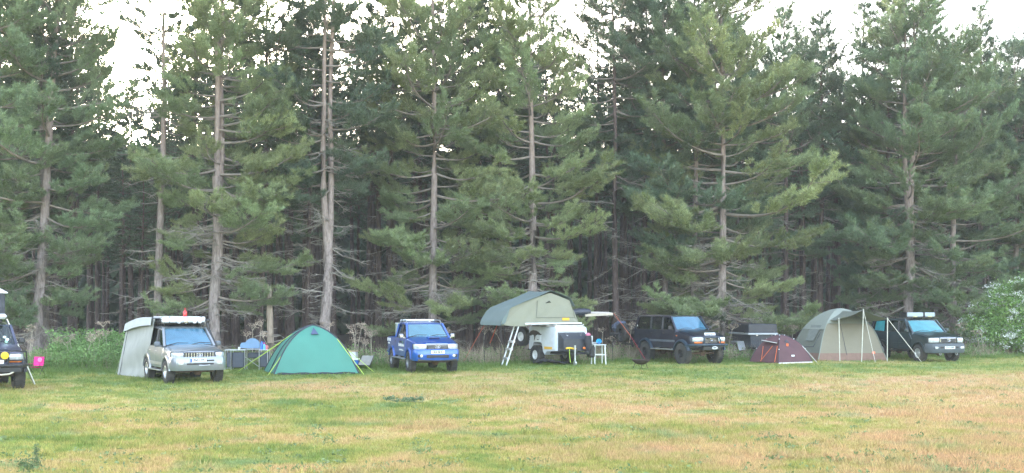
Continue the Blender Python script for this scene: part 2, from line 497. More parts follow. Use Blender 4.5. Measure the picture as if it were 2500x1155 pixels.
# ------------------------------------------------------------------ pines
def needle_tris(pos, dirs, size, nb, rng, wid=.042):
    pos, dirs = np.asarray(pos, float), np.asarray(dirs, float)
    N = len(pos)
    dirs /= np.linalg.norm(dirs, axis=1)[:, None] + 1e-9
    P, D, S = np.repeat(pos, nb, 0), np.repeat(dirs, nb, 0), np.repeat(np.asarray(size, float), nb)
    M = N * nb
    q = rng.normal(size=(M, 3))
    u = q - (q * D).sum(1)[:, None] * D
    u /= np.linalg.norm(u, axis=1)[:, None] + 1e-9
    al = rng.uniform(.25, 1.25, M)
    B = np.cos(al)[:, None] * D + np.sin(al)[:, None] * u
    base = P + D * (S * rng.uniform(-.5, .35, M))[:, None]
    tip = base + B * (S * rng.uniform(.7, 1.15, M))[:, None]
    w = np.cross(B, rng.normal(size=(M, 3))); w /= np.linalg.norm(w, axis=1)[:, None] + 1e-9
    w *= (wid * rng.uniform(.6, 1.2, M))[:, None]
    return np.stack([base - w * .5, base + w * .5, tip], 1).reshape(-1, 3)

def vec(az, el, L):
    return np.array([math.cos(az) * math.cos(el), math.sin(az) * math.cos(el), math.sin(el)]) * L

def make_bough(rg_, L):
    """a live bough along +x: bent wood, forking twigs, brushes of needles at their ends"""
    wood = MB()
    pos, dirs, siz = [], [], []
    n = 8
    sagk, curl, w1, w2 = rg_.uniform(.03, .12), rg_.uniform(.10, .32), rg_.uniform(0, 6), rg_.uniform(.03, .1)
    path = []
    for i in range(n + 1):
        q = i / n
        path.append(np.array([L * q * (1 - .06 * q), w2 * L * math.sin(w1 + 4 * q) * q, L * (-sagk * math.sin(q * 2.6) + curl * q ** 2.4)]))
    path = [p - path[0] for p in path]
    rb = .012 + .0115 * L
    wood.tube(path, [rb * (1 - .82 * i / n) + .004 for i in range(n + 1)], 5, cap=False)
    def brush(p, d, k, ln):
        for h in range(k):
            f = (h + .6) / k
            pos.append(p + d * ln * f + rg_.normal(0, .02, 3)); dirs.append(d * .7 + np.array([0, 0, .6]) + rg_.normal(0, .2, 3)); siz.append(rg_.uniform(.13, .21))
    nt2 = max(5, int(4 + L * 5.5))
    s0 = .12 if L < 1.5 else .30
    for j in range(nt2):
        q = s0 + (1 - s0) * (j + rg_.random()) / nt2
        i = min(int(q * n), n - 1)
        p = path[i] + (path[i + 1] - path[i]) * (q * n - i)
        tl = min(1.0, (.16 + .34 * (1.08 - q)) * L) * rg_.uniform(.6, 1.15) + .12
        sd = 1 if j % 2 else -1
        a = sd * rg_.uniform(.45, 1.15); e = rg_.uniform(-.05, .5)
        d = vec(a, e, 1.0); d2 = vec(a * .75, e + .35, 1.0)
        m = p + d * tl * .55; end = m + d2 * tl * .45
        wood.tube([p, m, end], [.006 + .004 * tl, .005, .003], 3, cap=False)
        brush(m, d2, max(2, int(tl * .5 / .09)), tl * .5)
        for k in range(int(tl * 5.5)):
            f = rg_.uniform(.25, .95)
            b0 = p + d * tl * f if f < .55 else m + d2 * tl * (f - .55)
            dd = vec(a + rg_.choice((-1, 1)) * rg_.uniform(.4, 1.0), e + rg_.uniform(-.1, .7), 1.0); sl = rg_.uniform(.14, .34)
            brush(b0, dd, max(2, int(sl / .10)), sl)
    brush(path[-2], (path[-1] - path[-2]) / np.linalg.norm(path[-1] - path[-2]), 5, .4)
    V = needle_tris(pos, dirs, siz, 24, rg_, .0155)
    nv, nf = len(wood.v), len(wood.f)
    T = np.arange(len(V)).reshape(-1, 3) + nv
    me = bpy.data.meshes.new('bough')
    me.from_pydata(wood.v + V.tolist(), [], wood.f + T.tolist())
    me.materials.append(BARK_BOUGH); me.materials.append(NEEDLE)
    mi = np.ones(len(me.polygons), dtype=np.int32); mi[:nf] = 0
    me.polygons.foreach_set('material_index', mi)
    return me
BARK_BOUGH = mat('bough_bark', (.24, .20, .165), rough=.9, var=.3, scale=3)
BOUGH_L = [.55, .95, 1.4, 1.9, 2.5, 3.2, 4.0]
BOUGHS = [[make_bough(np.random.default_rng(500 + 10 * a + b), L_) for b in range(3)] for a, L_ in enumerate(BOUGH_L)]

def make_pine(rg_, H, r0, z0, Rmax, lean=(0, 0), fork=None, dens=1.0, dead=24, deadz=(1.2, None), step=.66, front=1.0, sides=9, detail=True, side_bias=(0, 0), lowR=None, topR=.28, taper=.6):
    """returns trunk, dead wood, list of live boughs (position, azimuth, elevation, length) and, for far trees, needle vertices"""
    trunk, deadw = MB(), MB()
    pos, dirs, siz, boughs = [], [], [], []
    def stem(zs, base, topxy, Ht, ra, rb, n=11, sd=sides):
        w1, w2 = rg_.uniform(0, 6, 2)
        pts, rad = [], []
        for i in range(n):
            t = i / (n - 1)
            wob = .10 * math.sin(w1 + t * 5) * t * (1 - t) * 4
            wob2 = .10 * math.sin(w2 + t * 4) * t * (1 - t) * 4
            pts.append((base[0] + topxy[0] * t + wob, base[1] + topxy[1] * t + wob2, zs + (Ht - zs) * t))
            fl = 1 + (.45 * math.exp(-t * (Ht - zs) / .5) if zs == 0 else 0)
            rad.append((ra + (rb - ra) * t ** .85) * fl)
        if zs == 0: pts[0] = (pts[0][0], pts[0][1], -.12)
        return pts, rad
    stems = []
    if fork:
        zf, spread = fork
        bp, br = stem(0, (0, 0), (lean[0] * zf / H, lean[1] * zf / H), zf, r0, r0 * .8, 7)
        trunk.tube(bp, br, sides)
        for sgn in (-1, 1):
            base = bp[-2]
            b2 = (base[0], base[1])
            pts, rad = stem(bp[-2][2], b2, (lean[0] * (1 - zf / H) + sgn * spread, lean[1] * (1 - zf / H) + sgn * .2), H * (1 if sgn > 0 else .95), r0 * .62, .03)
            for i in range(1, 4): pts[i] = (pts[i][0] + sgn * spread * .35 * math.sin(i / 4 * math.pi), pts[i][1], pts[i][2])
            trunk.tube(pts, rad, sides)
            stems.append((pts, rad, bp[-2][2]))
        stems.append((bp, br, 0.0))
    else:
        pts, rad = stem(0, (0, 0), lean, H, r0, .025)
        trunk.tube(pts, rad, sides)
        stems.append((pts, rad, 0.0))
    def at(st, z):
        pts, rad, zb = st
        zz = [p[2] for p in pts]
        z = min(max(z, zz[0]), zz[-1])
        return np.array([np.interp(z, zz, [p[0] for p in pts]), np.interp(z, zz, [p[1] for p in pts]), z]), float(np.interp(z, zz, rad))
    def prof(z):
        t = (z - z0) / max(H - z0, .1)
        lo = .62 if lowR is None else lowR
        if t < .3: return Rmax * (lo + (1 - lo) * t / .3)
        return Rmax * (topR * .35 + (1 - topR * .35) * (1 - (t - .3) / .7) ** taper)
    z = z0
    while z < H - .2:
        live = [s for s in stems if s[0][0][2] <= z <= s[0][-1][2]]
        nbr = int(round(rg_.uniform(3.2, 5.2) * (1 if len(live) < 2 else .75)))
        az0 = rg_.uniform(0, 6.28)
        for st in live:
            for k in range(nbr):
                az = az0 + k * 6.283 / nbr + rg_.uniform(-.35, .35)
                if rg_.random() > dens + .1: continue
                if detail and (z - z0) / (H - z0) < .5 and math.sin(az) < -.5 and rg_.random() < .55: continue
                p0, rt = at(st, z + rg_.uniform(-.25, .25))
                t = (z - z0) / (H - z0)
                L = prof(z) * (rg_.uniform(.55, 1.4) if detail else rg_.uniform(.6, 1.3))
                L *= 1 + .3 * max(0, -math.sin(az)) * front + side_bias[0] * math.cos(az) + side_bias[1] * math.sin(az)
                L = max(L, .3)
                e0 = -.22 + .80 * t + rg_.uniform(-.2, .2)
                if detail:
                    boughs.append((p0, az, e0, L)); continue
                n = 5; path = [p0]; curl = rg_.uniform(.25, .6) * (1 - .5 * t)
                for i in range(1, n + 1):
                    q_ = i / n
                    path.append(path[-1] + vec(az, e0 - .25 * math.sin(q_ * 2.2) * (1 - t) + curl * q_ * q_, L / n))
                trunk.tube(path, [max(.01, min(rt * .4, .012 + .011 * L)) * (1 - .8 * i / n) + .004 for i in range(n + 1)], 3, cap=False)
                nt2 = max(4, int(L * 3.2))
                for j in range(nt2):
                    s_ = .2 + .8 * (j + rg_.random()) / nt2
                    i = min(int(s_ * n), n - 1)
                    q = path[i] + (path[i + 1] - path[i]) * (s_ * n - i)
                    tw = rg_.uniform(.25, .7) * min(1.2, .45 + L * .25) * (1.15 - .5 * s_)
                    dv = vec(az + rg_.choice((-1, 1)) * rg_.uniform(.3, 1.25), rg_.uniform(-.1, .65), 1.0)
                    m = max(2, int(tw / .15))
                    for h in range(m):
                        f = .3 + .7 * (h + rg_.random()) / m
                        pos.append(q + dv * tw * f + rg_.normal(0, .04, 3)); dirs.append(dv * .75 + np.array([0, 0, .65]) + rg_.normal(0, .22, 3)); siz.append(rg_.uniform(.2, .32))
        z += step * rg_.uniform(.7, 1.25)
    # dead lower boughs, bare and bent
    dz1 = deadz[1] or min(z0 + 3.5, H * .6)
    base_stems = [s for s in stems if s[2] == 0] or stems
    for k in range(dead):
        zz = rg_.uniform(deadz[0], dz1)
        cand = [s for s in stems if s[0][0][2] <= zz <= s[0][-1][2]]
        if not cand: continue
        p0, rt = at(cand[int(rg_.integers(len(cand)))], zz)
        az = rg_.uniform(0, 6.283); L = rg_.uniform(.4, 2.3) * (1 if detail else .7) * min(1.3, .5 + Rmax * .25)
        e0 = rg_.uniform(-.35, .3); n = 5; path = [p0]; dr = rg_.uniform(-.7, .7)
        for i in range(1, n + 1):
            s_ = i / n
            path.append(path[-1] + vec(az + dr * s_, e0 - .5 * s_ + .7 * s_ * s_ + rg_.uniform(-.2, .2), L / n))
        deadw.tube(path, [.007 + (.008 + .007 * L) * (1 - i / n) for i in range(n + 1)], 4 if detail else 3, cap=False)
        if detail:
            for j in range(int(L * 9)):
                i = int(rg_.integers(1, n)); q = path[i]
                ta = az + rg_.uniform(-1.3, 1.3); tl = rg_.uniform(.2, .8) * L * .55
                a = q + vec(ta, rg_.uniform(-.6, .3), tl * .5); b = a + vec(ta + rg_.uniform(-.6, .6), rg_.uniform(-.9, .5), tl * .5)
                deadw.tube([q, a, b], [.010, .007, .004], 3, cap=False)
    V = needle_tris(pos, dirs, siz, 14, rg_, .036) if pos else np.zeros((0, 3))
    return trunk, deadw, boughs, V

EDGE_GROUP = 'pines along the edge of the wood'
def edge_pine(px, Y, H, r0, z0, Rmax, needle, label, seed, bark=BARK, **kw):
    rg_ = np.random.default_rng(seed)
    t, d, boughs, _ = make_pine(rg_, H, r0, z0, Rmax, **kw)
    root = empty('pine_tree', (gx(px, Y), Y, 0), 0, label, 'tree', EDGE_GROUP)
    t.build('trunk', bark, root, smooth=60, fix=False)
    if d.v: tag(d.build('dead_branchwork', DEADWOOD, root, smooth=0, fix=False), kind='stuff')
    crown = empty('crown'); crown.parent = root
    tint = TINT[needle]
    for p0, az, e0, L in boughs:
        k = min(range(len(BOUGH_L)), key=lambda i_: abs(math.log(BOUGH_L[i_] / L)))
        o = link('bough', BOUGHS[k][int(rg_.integers(3))], crown, tuple(p0), (rg_.uniform(-.5, .5), -e0, az))
        f = L / BOUGH_L[k]
        o.scale = (f, f, f)
        v_ = rg_.uniform(.85, 1.15); w_ = rg_.uniform(.94, 1.08)
        o.color = (tint[0] * v_ * w_, tint[1] * v_, tint[2] * v_ / w_, 1)
    return root

E = edge_pine
E(-45, 48, 21, .25, 2.2, 2.8, 'mid', 'pine half cut off by the left edge of the picture', 101, dead=39, taper=.45)
E(82, 49, 22, .27, 2.6, 3.0, 'mid', 'big leaning pine behind the pink chair, nearest the left edge', 102, lean=(1.5, .2), dead=51, side_bias=(-.12, 0), taper=.45)
E(108, 50.6, 20, .21, 6.0, 2.4, 'dark', 'straight pine tight beside the big leaning pine behind the pink chair', 103, dead=24, side_bias=(-.2, 0))
E(386, 50.5, 18.5, .235, 11.8, 1.7, 'dark', 'clean bare trunked pine rising behind the grey car awning', 104, lean=(.15, .3), dead=45, deadz=(2.5, 12.0), side_bias=(.3, 0))
E(524, 50.2, 22, .27, 2.9, 2.7, 'lime', 'pale forked pine behind the silver car with a full green crown', 105, fork=(8.2, .22), lean=(.3, 0), dead=90, deadz=(.6, 7.0), side_bias=(.12, 0), taper=.45, lowR=.85)
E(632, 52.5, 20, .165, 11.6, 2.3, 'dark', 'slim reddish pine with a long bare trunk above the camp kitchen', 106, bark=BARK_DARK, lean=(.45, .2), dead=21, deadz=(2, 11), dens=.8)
E(797, 51.5, 22, .29, 7.6, 2.4, 'dark', 'twin stemmed pine splitting low down behind the green tent', 107, fork=(5.4, .28), lean=(.1, 0), dens=.62, dead=60, deadz=(2.5, 11))
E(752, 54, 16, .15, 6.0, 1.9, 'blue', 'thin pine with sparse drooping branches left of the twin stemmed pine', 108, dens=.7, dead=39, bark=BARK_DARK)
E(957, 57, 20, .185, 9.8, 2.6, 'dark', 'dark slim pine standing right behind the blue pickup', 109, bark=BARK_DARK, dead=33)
E(1056, 54.5, 22, .24, 2.0, 3.2, 'lime', 'broad light green pine with low boughs right of the blue pickup', 110, dead=51, taper=.42, lowR=.8)
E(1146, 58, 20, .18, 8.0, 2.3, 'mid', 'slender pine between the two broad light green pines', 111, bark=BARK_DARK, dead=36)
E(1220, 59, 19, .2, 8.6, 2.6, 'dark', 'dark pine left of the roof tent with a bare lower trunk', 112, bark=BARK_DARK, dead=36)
E(1297, 55, 20.5, .27, 2.1, 2.8, 'lime', 'pale trunked pine towering straight above the roof tent', 113, dens=.85, dead=54, taper=.5, lowR=.75)
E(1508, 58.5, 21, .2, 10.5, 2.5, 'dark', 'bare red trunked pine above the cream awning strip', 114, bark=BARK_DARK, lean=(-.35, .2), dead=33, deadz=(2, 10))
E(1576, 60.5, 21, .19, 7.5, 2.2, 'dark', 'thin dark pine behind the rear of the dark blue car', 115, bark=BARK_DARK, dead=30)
E(1622, 59.5, 22.5, .23, 5.2, 3.0, 'blue', 'tall blue green pine behind the roof of the dark blue car', 116, dead=45, taper=.45)
E(1695, 58.5, 21.5, .2, 2.2, 2.7, 'blue', 'pine with dark blue green boughs behind the windscreen of the dark blue car', 117, dead=45, taper=.5)
E(1762, 57, 20, .26, 1.3, 3.8, 'lime', 'massive bushy light green pine behind the black trailer', 118, dead=69, deadz=(.5, 6), lowR=.8, taper=.5)
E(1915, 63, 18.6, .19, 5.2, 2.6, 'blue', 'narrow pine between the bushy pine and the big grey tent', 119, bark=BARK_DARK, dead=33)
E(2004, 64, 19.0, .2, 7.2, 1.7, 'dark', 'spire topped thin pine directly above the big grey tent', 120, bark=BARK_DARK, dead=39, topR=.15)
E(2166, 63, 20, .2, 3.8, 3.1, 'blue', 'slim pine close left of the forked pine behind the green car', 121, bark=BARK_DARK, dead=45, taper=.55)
E(2218, 61, 19.8, .29, 2.0, 3.6, 'mid', 'large forked pine behind the dark green car', 122, fork=(9.0, .35), dead=66, deadz=(.8, 8), lowR=.8)
E(2330, 62, 17.2, .22, 1.4, 3.3, 'mid', 'wide skirted pine left of the flowering hawthorn', 123, dead=45, lowR=.85)
E(2393, 69, 20.6, .22, 5.0, 2.0, 'dark', 'tallest dark pine with a pointed top behind the hawthorn', 124, dead=21, topR=.2)
E(2478, 66, 17.8, .22, 3.0, 3.0, 'blue', 'pine at the right edge of the wood above the hawthorn', 125, dead=30)
E(2575, 65, 18, .22, 2.0, 3.4, 'mid', 'pine half cut off by the right edge of the picture', 126, dead=24)

E(338, 71, 17.5, .15, 10.5, 1.5, 'dark', 'thin sparse pine standing in the bright gap of the wood', 127, bark=BARK_DARK, dens=.45, dead=20)

E(240, 67, 18.4, .16, 9.0, 1.35, 'dark', 'slim dark pine at the left side of the bright gap', 128, bark=BARK_DARK, dens=.7, dead=18)
E(322, 65, 15.2, .14, 8.4, 1.25, 'dark', 'short dark pine low in the bright gap of the wood', 129, bark=BARK_DARK, dens=.6, dead=18)

# snapped pale trunk beside the camp kitchen
st = MB()
st.tube([(0, 0, -.1), (.02, 0, .9), (-.03, .02, 2.2), (-.06, 0, 3.25)], [.2, .15, .14, .11], 10)
for a in range(6):
    c = a * 1.05
    st.tube([(-.06 + .07 * math.cos(c), .07 * math.sin(c), 3.2), (-.06 + .08 * math.cos(c), .08 * math.sin(c), 3.3 + .22 * ((a * 7) % 5) / 5)], [.05, .01], 5)
sn = empty('tree_stump', (gx(660, 50), 50, 0), 0, 'snapped pale pine stump behind the camp kitchen', 'stump')
st.build('trunk', mat('stump_wood', (.33, .26, .20), rough=.9, var=.35, scale=4, bump=.5, stretch=(3, 3, .6)), sn, smooth=60)
ds = MB()
for k in range(12):
    z = rnd.uniform(.4, 2.3); a = rnd.uniform(0, 6.28); l = rnd.uniform(.4, 1.2)
    p = Vector((.0, 0, z)); q = p + Vector((math.cos(a), math.sin(a), rnd.uniform(-.4, .3))) * l * .5; w = q + Vector((math.cos(a + .5), math.sin(a + .5), rnd.uniform(-.8, .2))) * l * .5
    ds.tube([p, q, w], [.025, .016, .006], 4, cap=False)
tag(ds.build('dead_branchwork', DEADWOOD, sn, smooth=0, fix=False), kind='stuff')

# ------------------------------------------------------------------ the wood behind: row upon row of plantation pines
def skyline(px):
    pts = [(-400, -80), (200, -60), (232, -20), (300, 90), (330, 370), (352, 300), (372, 40), (600, 20), (700, 20), (860, 20), (950, 0), (1200, 10), (1360, 10), (1410, 70), (1450, 20), (1500, -30), (1840, -20), (1890, 40), (1960, 60), (2050, 50), (2080, -10), (2260, 0), (2300, 80), (2460, 95), (2900, 60)]
    return float(np.interp(px, [p[0] for p in pts], [p[1] for p in pts]))
BACK = []
for k in range(5):
    rg_ = np.random.default_rng(300 + k)
    t, d, _, V = make_pine(rg_, 18.5, .165 + .012 * k, 8.6 + .5 * (k % 3), 2.15, dead=20, deadz=(2.0, 11), detail=False, sides=7, front=0, step=.55)
    BACK.append((t.mesh('trunk', BARK_DARK, 60, False), d.mesh('dead_branchwork', DEADWOOD_SHADED, 0, False), tri_mesh('crown', V, NEEDLE)))
ZONES = [(60, 'behind the car with the roof box'), (300, 'behind the pink chair'), (560, 'behind the silver car'), (900, 'behind the green tent'), (1130, 'behind the blue pickup'), (1420, 'behind the camper trailer'), (1540, 'behind the cream awning strip'),
         (1790, 'behind the dark blue car'), (1930, 'behind the maroon tent'), (2130, 'behind the big grey tent'), (2340, 'behind the dark green car'), (99999, 'behind the hawthorn')]
rb = random.Random(77)
nback = 0
for row in range(11):
    Yc = 61.5 + row * 3.6
    sp = 2.75 if row < 5 else 3.3
    half = 1480 / FOC * Yc
    n = int(2 * half / sp)
    for i in range(n):
        x = -half + (i + .5 + rb.uniform(-.33, .33)) * sp
        px0 = 1250 + FOC * x / Yc
        y = Yc + rb.uniform(-1.1, 1.1) + (px0 - 1250) / 2500 * 11
        if row == 0 and px0 < 1250: y -= 3.0
        x = gx(px0, y)
        H = min(18.5 * rb.uniform(.93, 1.06), EYE + (HORIZON - skyline(px0) + rb.uniform(-40, 30)) * y / FOC)
        near = 2.0 * FOC / y                       # keep the bright gap at the upper left open
        if abs(px0 - 300) < near - 6:
            H = min(H, EYE + (HORIZON - 385) * y / FOC)
        if row >= 8 and rb.random() < .25: continue
        t, d, c = BACK[rb.randrange(5)]
        s = H / 18.5
        zone = next(w for lim, w in ZONES if px0 < lim)
        ro = empty('pine_tree', (x, y, 0), rb.uniform(0, 6.28), 'dark slender pine in the shaded wood ' + zone, 'tree', 'pines deep in the wood ' + zone)
        ro.scale = (min(1.0, s + .12),) * 2 + (s,)
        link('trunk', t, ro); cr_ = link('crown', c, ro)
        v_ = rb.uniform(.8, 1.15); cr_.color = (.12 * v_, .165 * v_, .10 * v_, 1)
        if row < 4: tag(link('dead_branchwork', d, ro), kind='stuff')
        nback += 1
# the rest of the wood, a mass nobody could count
rf = np.random.default_rng(9)
NF = 42000
Xf = rf.uniform(-70, 78, NF); Yf = 104 + .25 * Xf + rf.uniform(0, 16, NF); Zf = rf.uniform(.2, 16, NF)
P = np.stack([Xf, Yf, Zf], 1)
Vf = needle_tris(P, np.tile([0, 0, 1.0], (NF, 1)), rf.uniform(.7, 1.4, NF), 3, rf, 1.35)
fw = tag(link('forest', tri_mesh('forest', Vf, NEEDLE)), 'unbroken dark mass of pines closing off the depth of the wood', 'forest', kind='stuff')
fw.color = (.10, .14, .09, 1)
# ------------------------------------------------------------------ vehicle building
BLACK = mat('black_plastic', (.03, .03, .033), rough=.55, var=.25, dirt=((.2, .16, .11), .18))
RUBBER = mat('tyre_rubber', (.04, .039, .04), rough=.85, var=.3, dirt=((.2, .16, .12), .3))
CHROME = mat('chrome', (.55, .56, .58), rough=.22, metal=1.0, var=.05)
ALLOY = mat('alloy', (.62, .63, .65), rough=.32, metal=.8, var=.1)
STEELBLACK = mat('black_steel', (.035, .035, .038), rough=.42, metal=.3, var=.2)
LAMP = mat('headlamp_lens', (.62, .65, .68), rough=.12, metal=.25, coat=1.0, var=.22, scale=14)
AMBER = mat('amber_lens', (.75, .2, .05), rough=.2, coat=1.0, var=.1)
WHITEPLATE = mat('plate_white', (.82, .83, .84), rough=.4, var=.04)
YELLOWPLATE = mat('plate_cream', (.85, .83, .70), rough=.4, var=.04)
INK = mat('plate_ink', (.02, .02, .025), rough=.5, var=.0)
INTERIOR = mat('cabin_trim', (.07, .068, .066), rough=.8, var=.2)
GLASS = glass('window_glass', (.55, .62, .62))
GLASS_CLEAR = glass('screen_glass', (.86, .93, .94))
UNDER = mat('underbody', (.06, .045, .038), rough=.9, var=.4, dirt=((.3, .2, .13), .5))
AXLE = mat('rusty_axle', (.16, .10, .07), rough=.9, var=.5)
SILVER = mat('paint_silver', (.26, .285, .32), rough=.3, metal=.45, coat=.9, var=.04, dirt=((.28, .27, .25), .35))
SILVERLOW = mat('paint_champagne', (.42, .43, .43), rough=.35, metal=.4, coat=.7, var=.06, dirt=((.34, .31, .27), .5))
BLUE = mat('paint_blue', (.010, .095, .42), rough=.28, metal=.25, coat=1.0, var=.06)
NAVY = mat('paint_navy', (.012, .015, .034), rough=.35, metal=.2, coat=.7, var=.15, dirt=((.06, .055, .05), .2))
NAVYFLARE = mat('paint_navy_flare', (.02, .042, .068), rough=.5, coat=.3, var=.12)
GREENBLACK = mat('paint_dark_green', (.014, .034, .042), rough=.35, metal=.2, coat=.7, var=.12, dirt=((.06, .06, .055), .2))
GREYTRIM = mat('grey_bumper', (.075, .09, .105), rough=.5, var=.12)
PURPLE = mat('paint_faded_navy', (.045, .05, .10), rough=.4, metal=.15, coat=.8, var=.3, scale=2.5)
SHADE_BLUE = mat('sunshade_blue', (.085, .215, .33), rough=.5, var=.15, scale=3)
SHADE_TEAL = mat('sunshade_teal', (.035, .31, .35), rough=.4, var=.15, scale=3)
SHADE_CYAN = mat('sunshade_pale', (.11, .25, .32), rough=.5, var=.1, scale=3)

def tyre_mesh(r, w, rim):
    b = MB()
    M = Matrix.Rotation(R(90), 4, 'X')
    h = w / 2
    prof = [(rim, -h * .8), (rim + .02, -h * .95), (r * .5 + rim * .5, -h), (r - .035, -h * .93), (r - .008, -h * .72), (r, -h * .4), (r, h * .4), (r - .008, h * .72), (r - .035, h * .93), (r * .5 + rim * .5, h), (rim + .02, h * .95), (rim, h * .8)]
    b.lathe(prof, 30, M, close=True)
    for k in range(30):
        a = 2 * math.pi * (k + .5) / 30
        for sd in (-1, 1):
            c = Vector((math.cos(a) * (r - .002), sd * h * .58 , math.sin(a) * (r - .002)))
            b.box(c, (.03, h * .62, .045), rot=(0, -a, 0))
    return b.mesh('tyre', RUBBER, 40)
def rim_mesh(rim, w, spokes, m):
    """outer face towards -y"""
    b = MB()
    M = Matrix.Rotation(R(90), 4, 'X')        # local z -> -y
    h = w / 2
    b.lathe([(rim + .004, -h * .7), (rim + .004, h * .88), (rim - .018, h * .9), (rim - .035, h * .62), (rim - .05, h * .1), (rim - .05, -h * .7)], 26, M, close=True)
    b.lathe([(.001, -.02), (.075, -.02), (.085, h * .45), (.06, h * .62), (.001, h * .66)], 16, M)
    for k in range(spokes):
        a = 2 * math.pi * k / spokes
        p0 = Vector((math.cos(a) * .06, -h * .42, math.sin(a) * .06)); p1 = Vector((math.cos(a) * (rim - .03), -h * .38, math.sin(a) * (rim - .03)))
        b.bar(p0, p1, .045 if spokes > 6 else .07, .035)
    b.lathe([(.02, -h * .25), (rim - .04, -h * .25), (rim - .04, -h * .15), (.02, -h * .15)], 20, M, close=True)
    return b.mesh('rim', m, 40)

def text(parent, s, size, loc, rot, m, sx=1.0, bold=0.0, name='lettering'):
    c = bpy.data.curves.new(name, 'FONT')
    c.body = s; c.size = size; c.align_x, c.align_y = 'CENTER', 'CENTER'
    c.extrude = .0015; c.offset = bold
    c.resolution_u = 2
    c.materials.append(m)
    tmp = bpy.data.objects.new('tmp', c); COL.objects.link(tmp)
    bpy.context.view_layer.update()
    me = bpy.data.meshes.new_from_object(tmp.evaluated_get(bpy.context.evaluated_depsgraph_get()))
    bpy.data.objects.remove(tmp)
    o = link(name, me, parent, loc, rot)
    o.scale = (sx, 1, 1)
    return o

def badge(parent, loc, r, m, rot=(0, R(90), 0)):
    """oval ring emblem with two inner ovals"""
    b = MB()
    def ring(ry, rz, cy, cz, t=.012):
        pts = [(0.0, cy + ry * math.cos(a), cz + rz * math.sin(a)) for a in [2 * math.pi * k / 18 for k in range(19)]]
        b.tube(pts, t, 5, cap=False)
    ring(r, r * .68, 0, 0, r * .14); ring(r * .34, r * .64, 0, 0, r * .11); ring(r * .68, r * .27, 0, r * .36, r * .11)
    return b.build('emblem', m, parent, loc=loc)

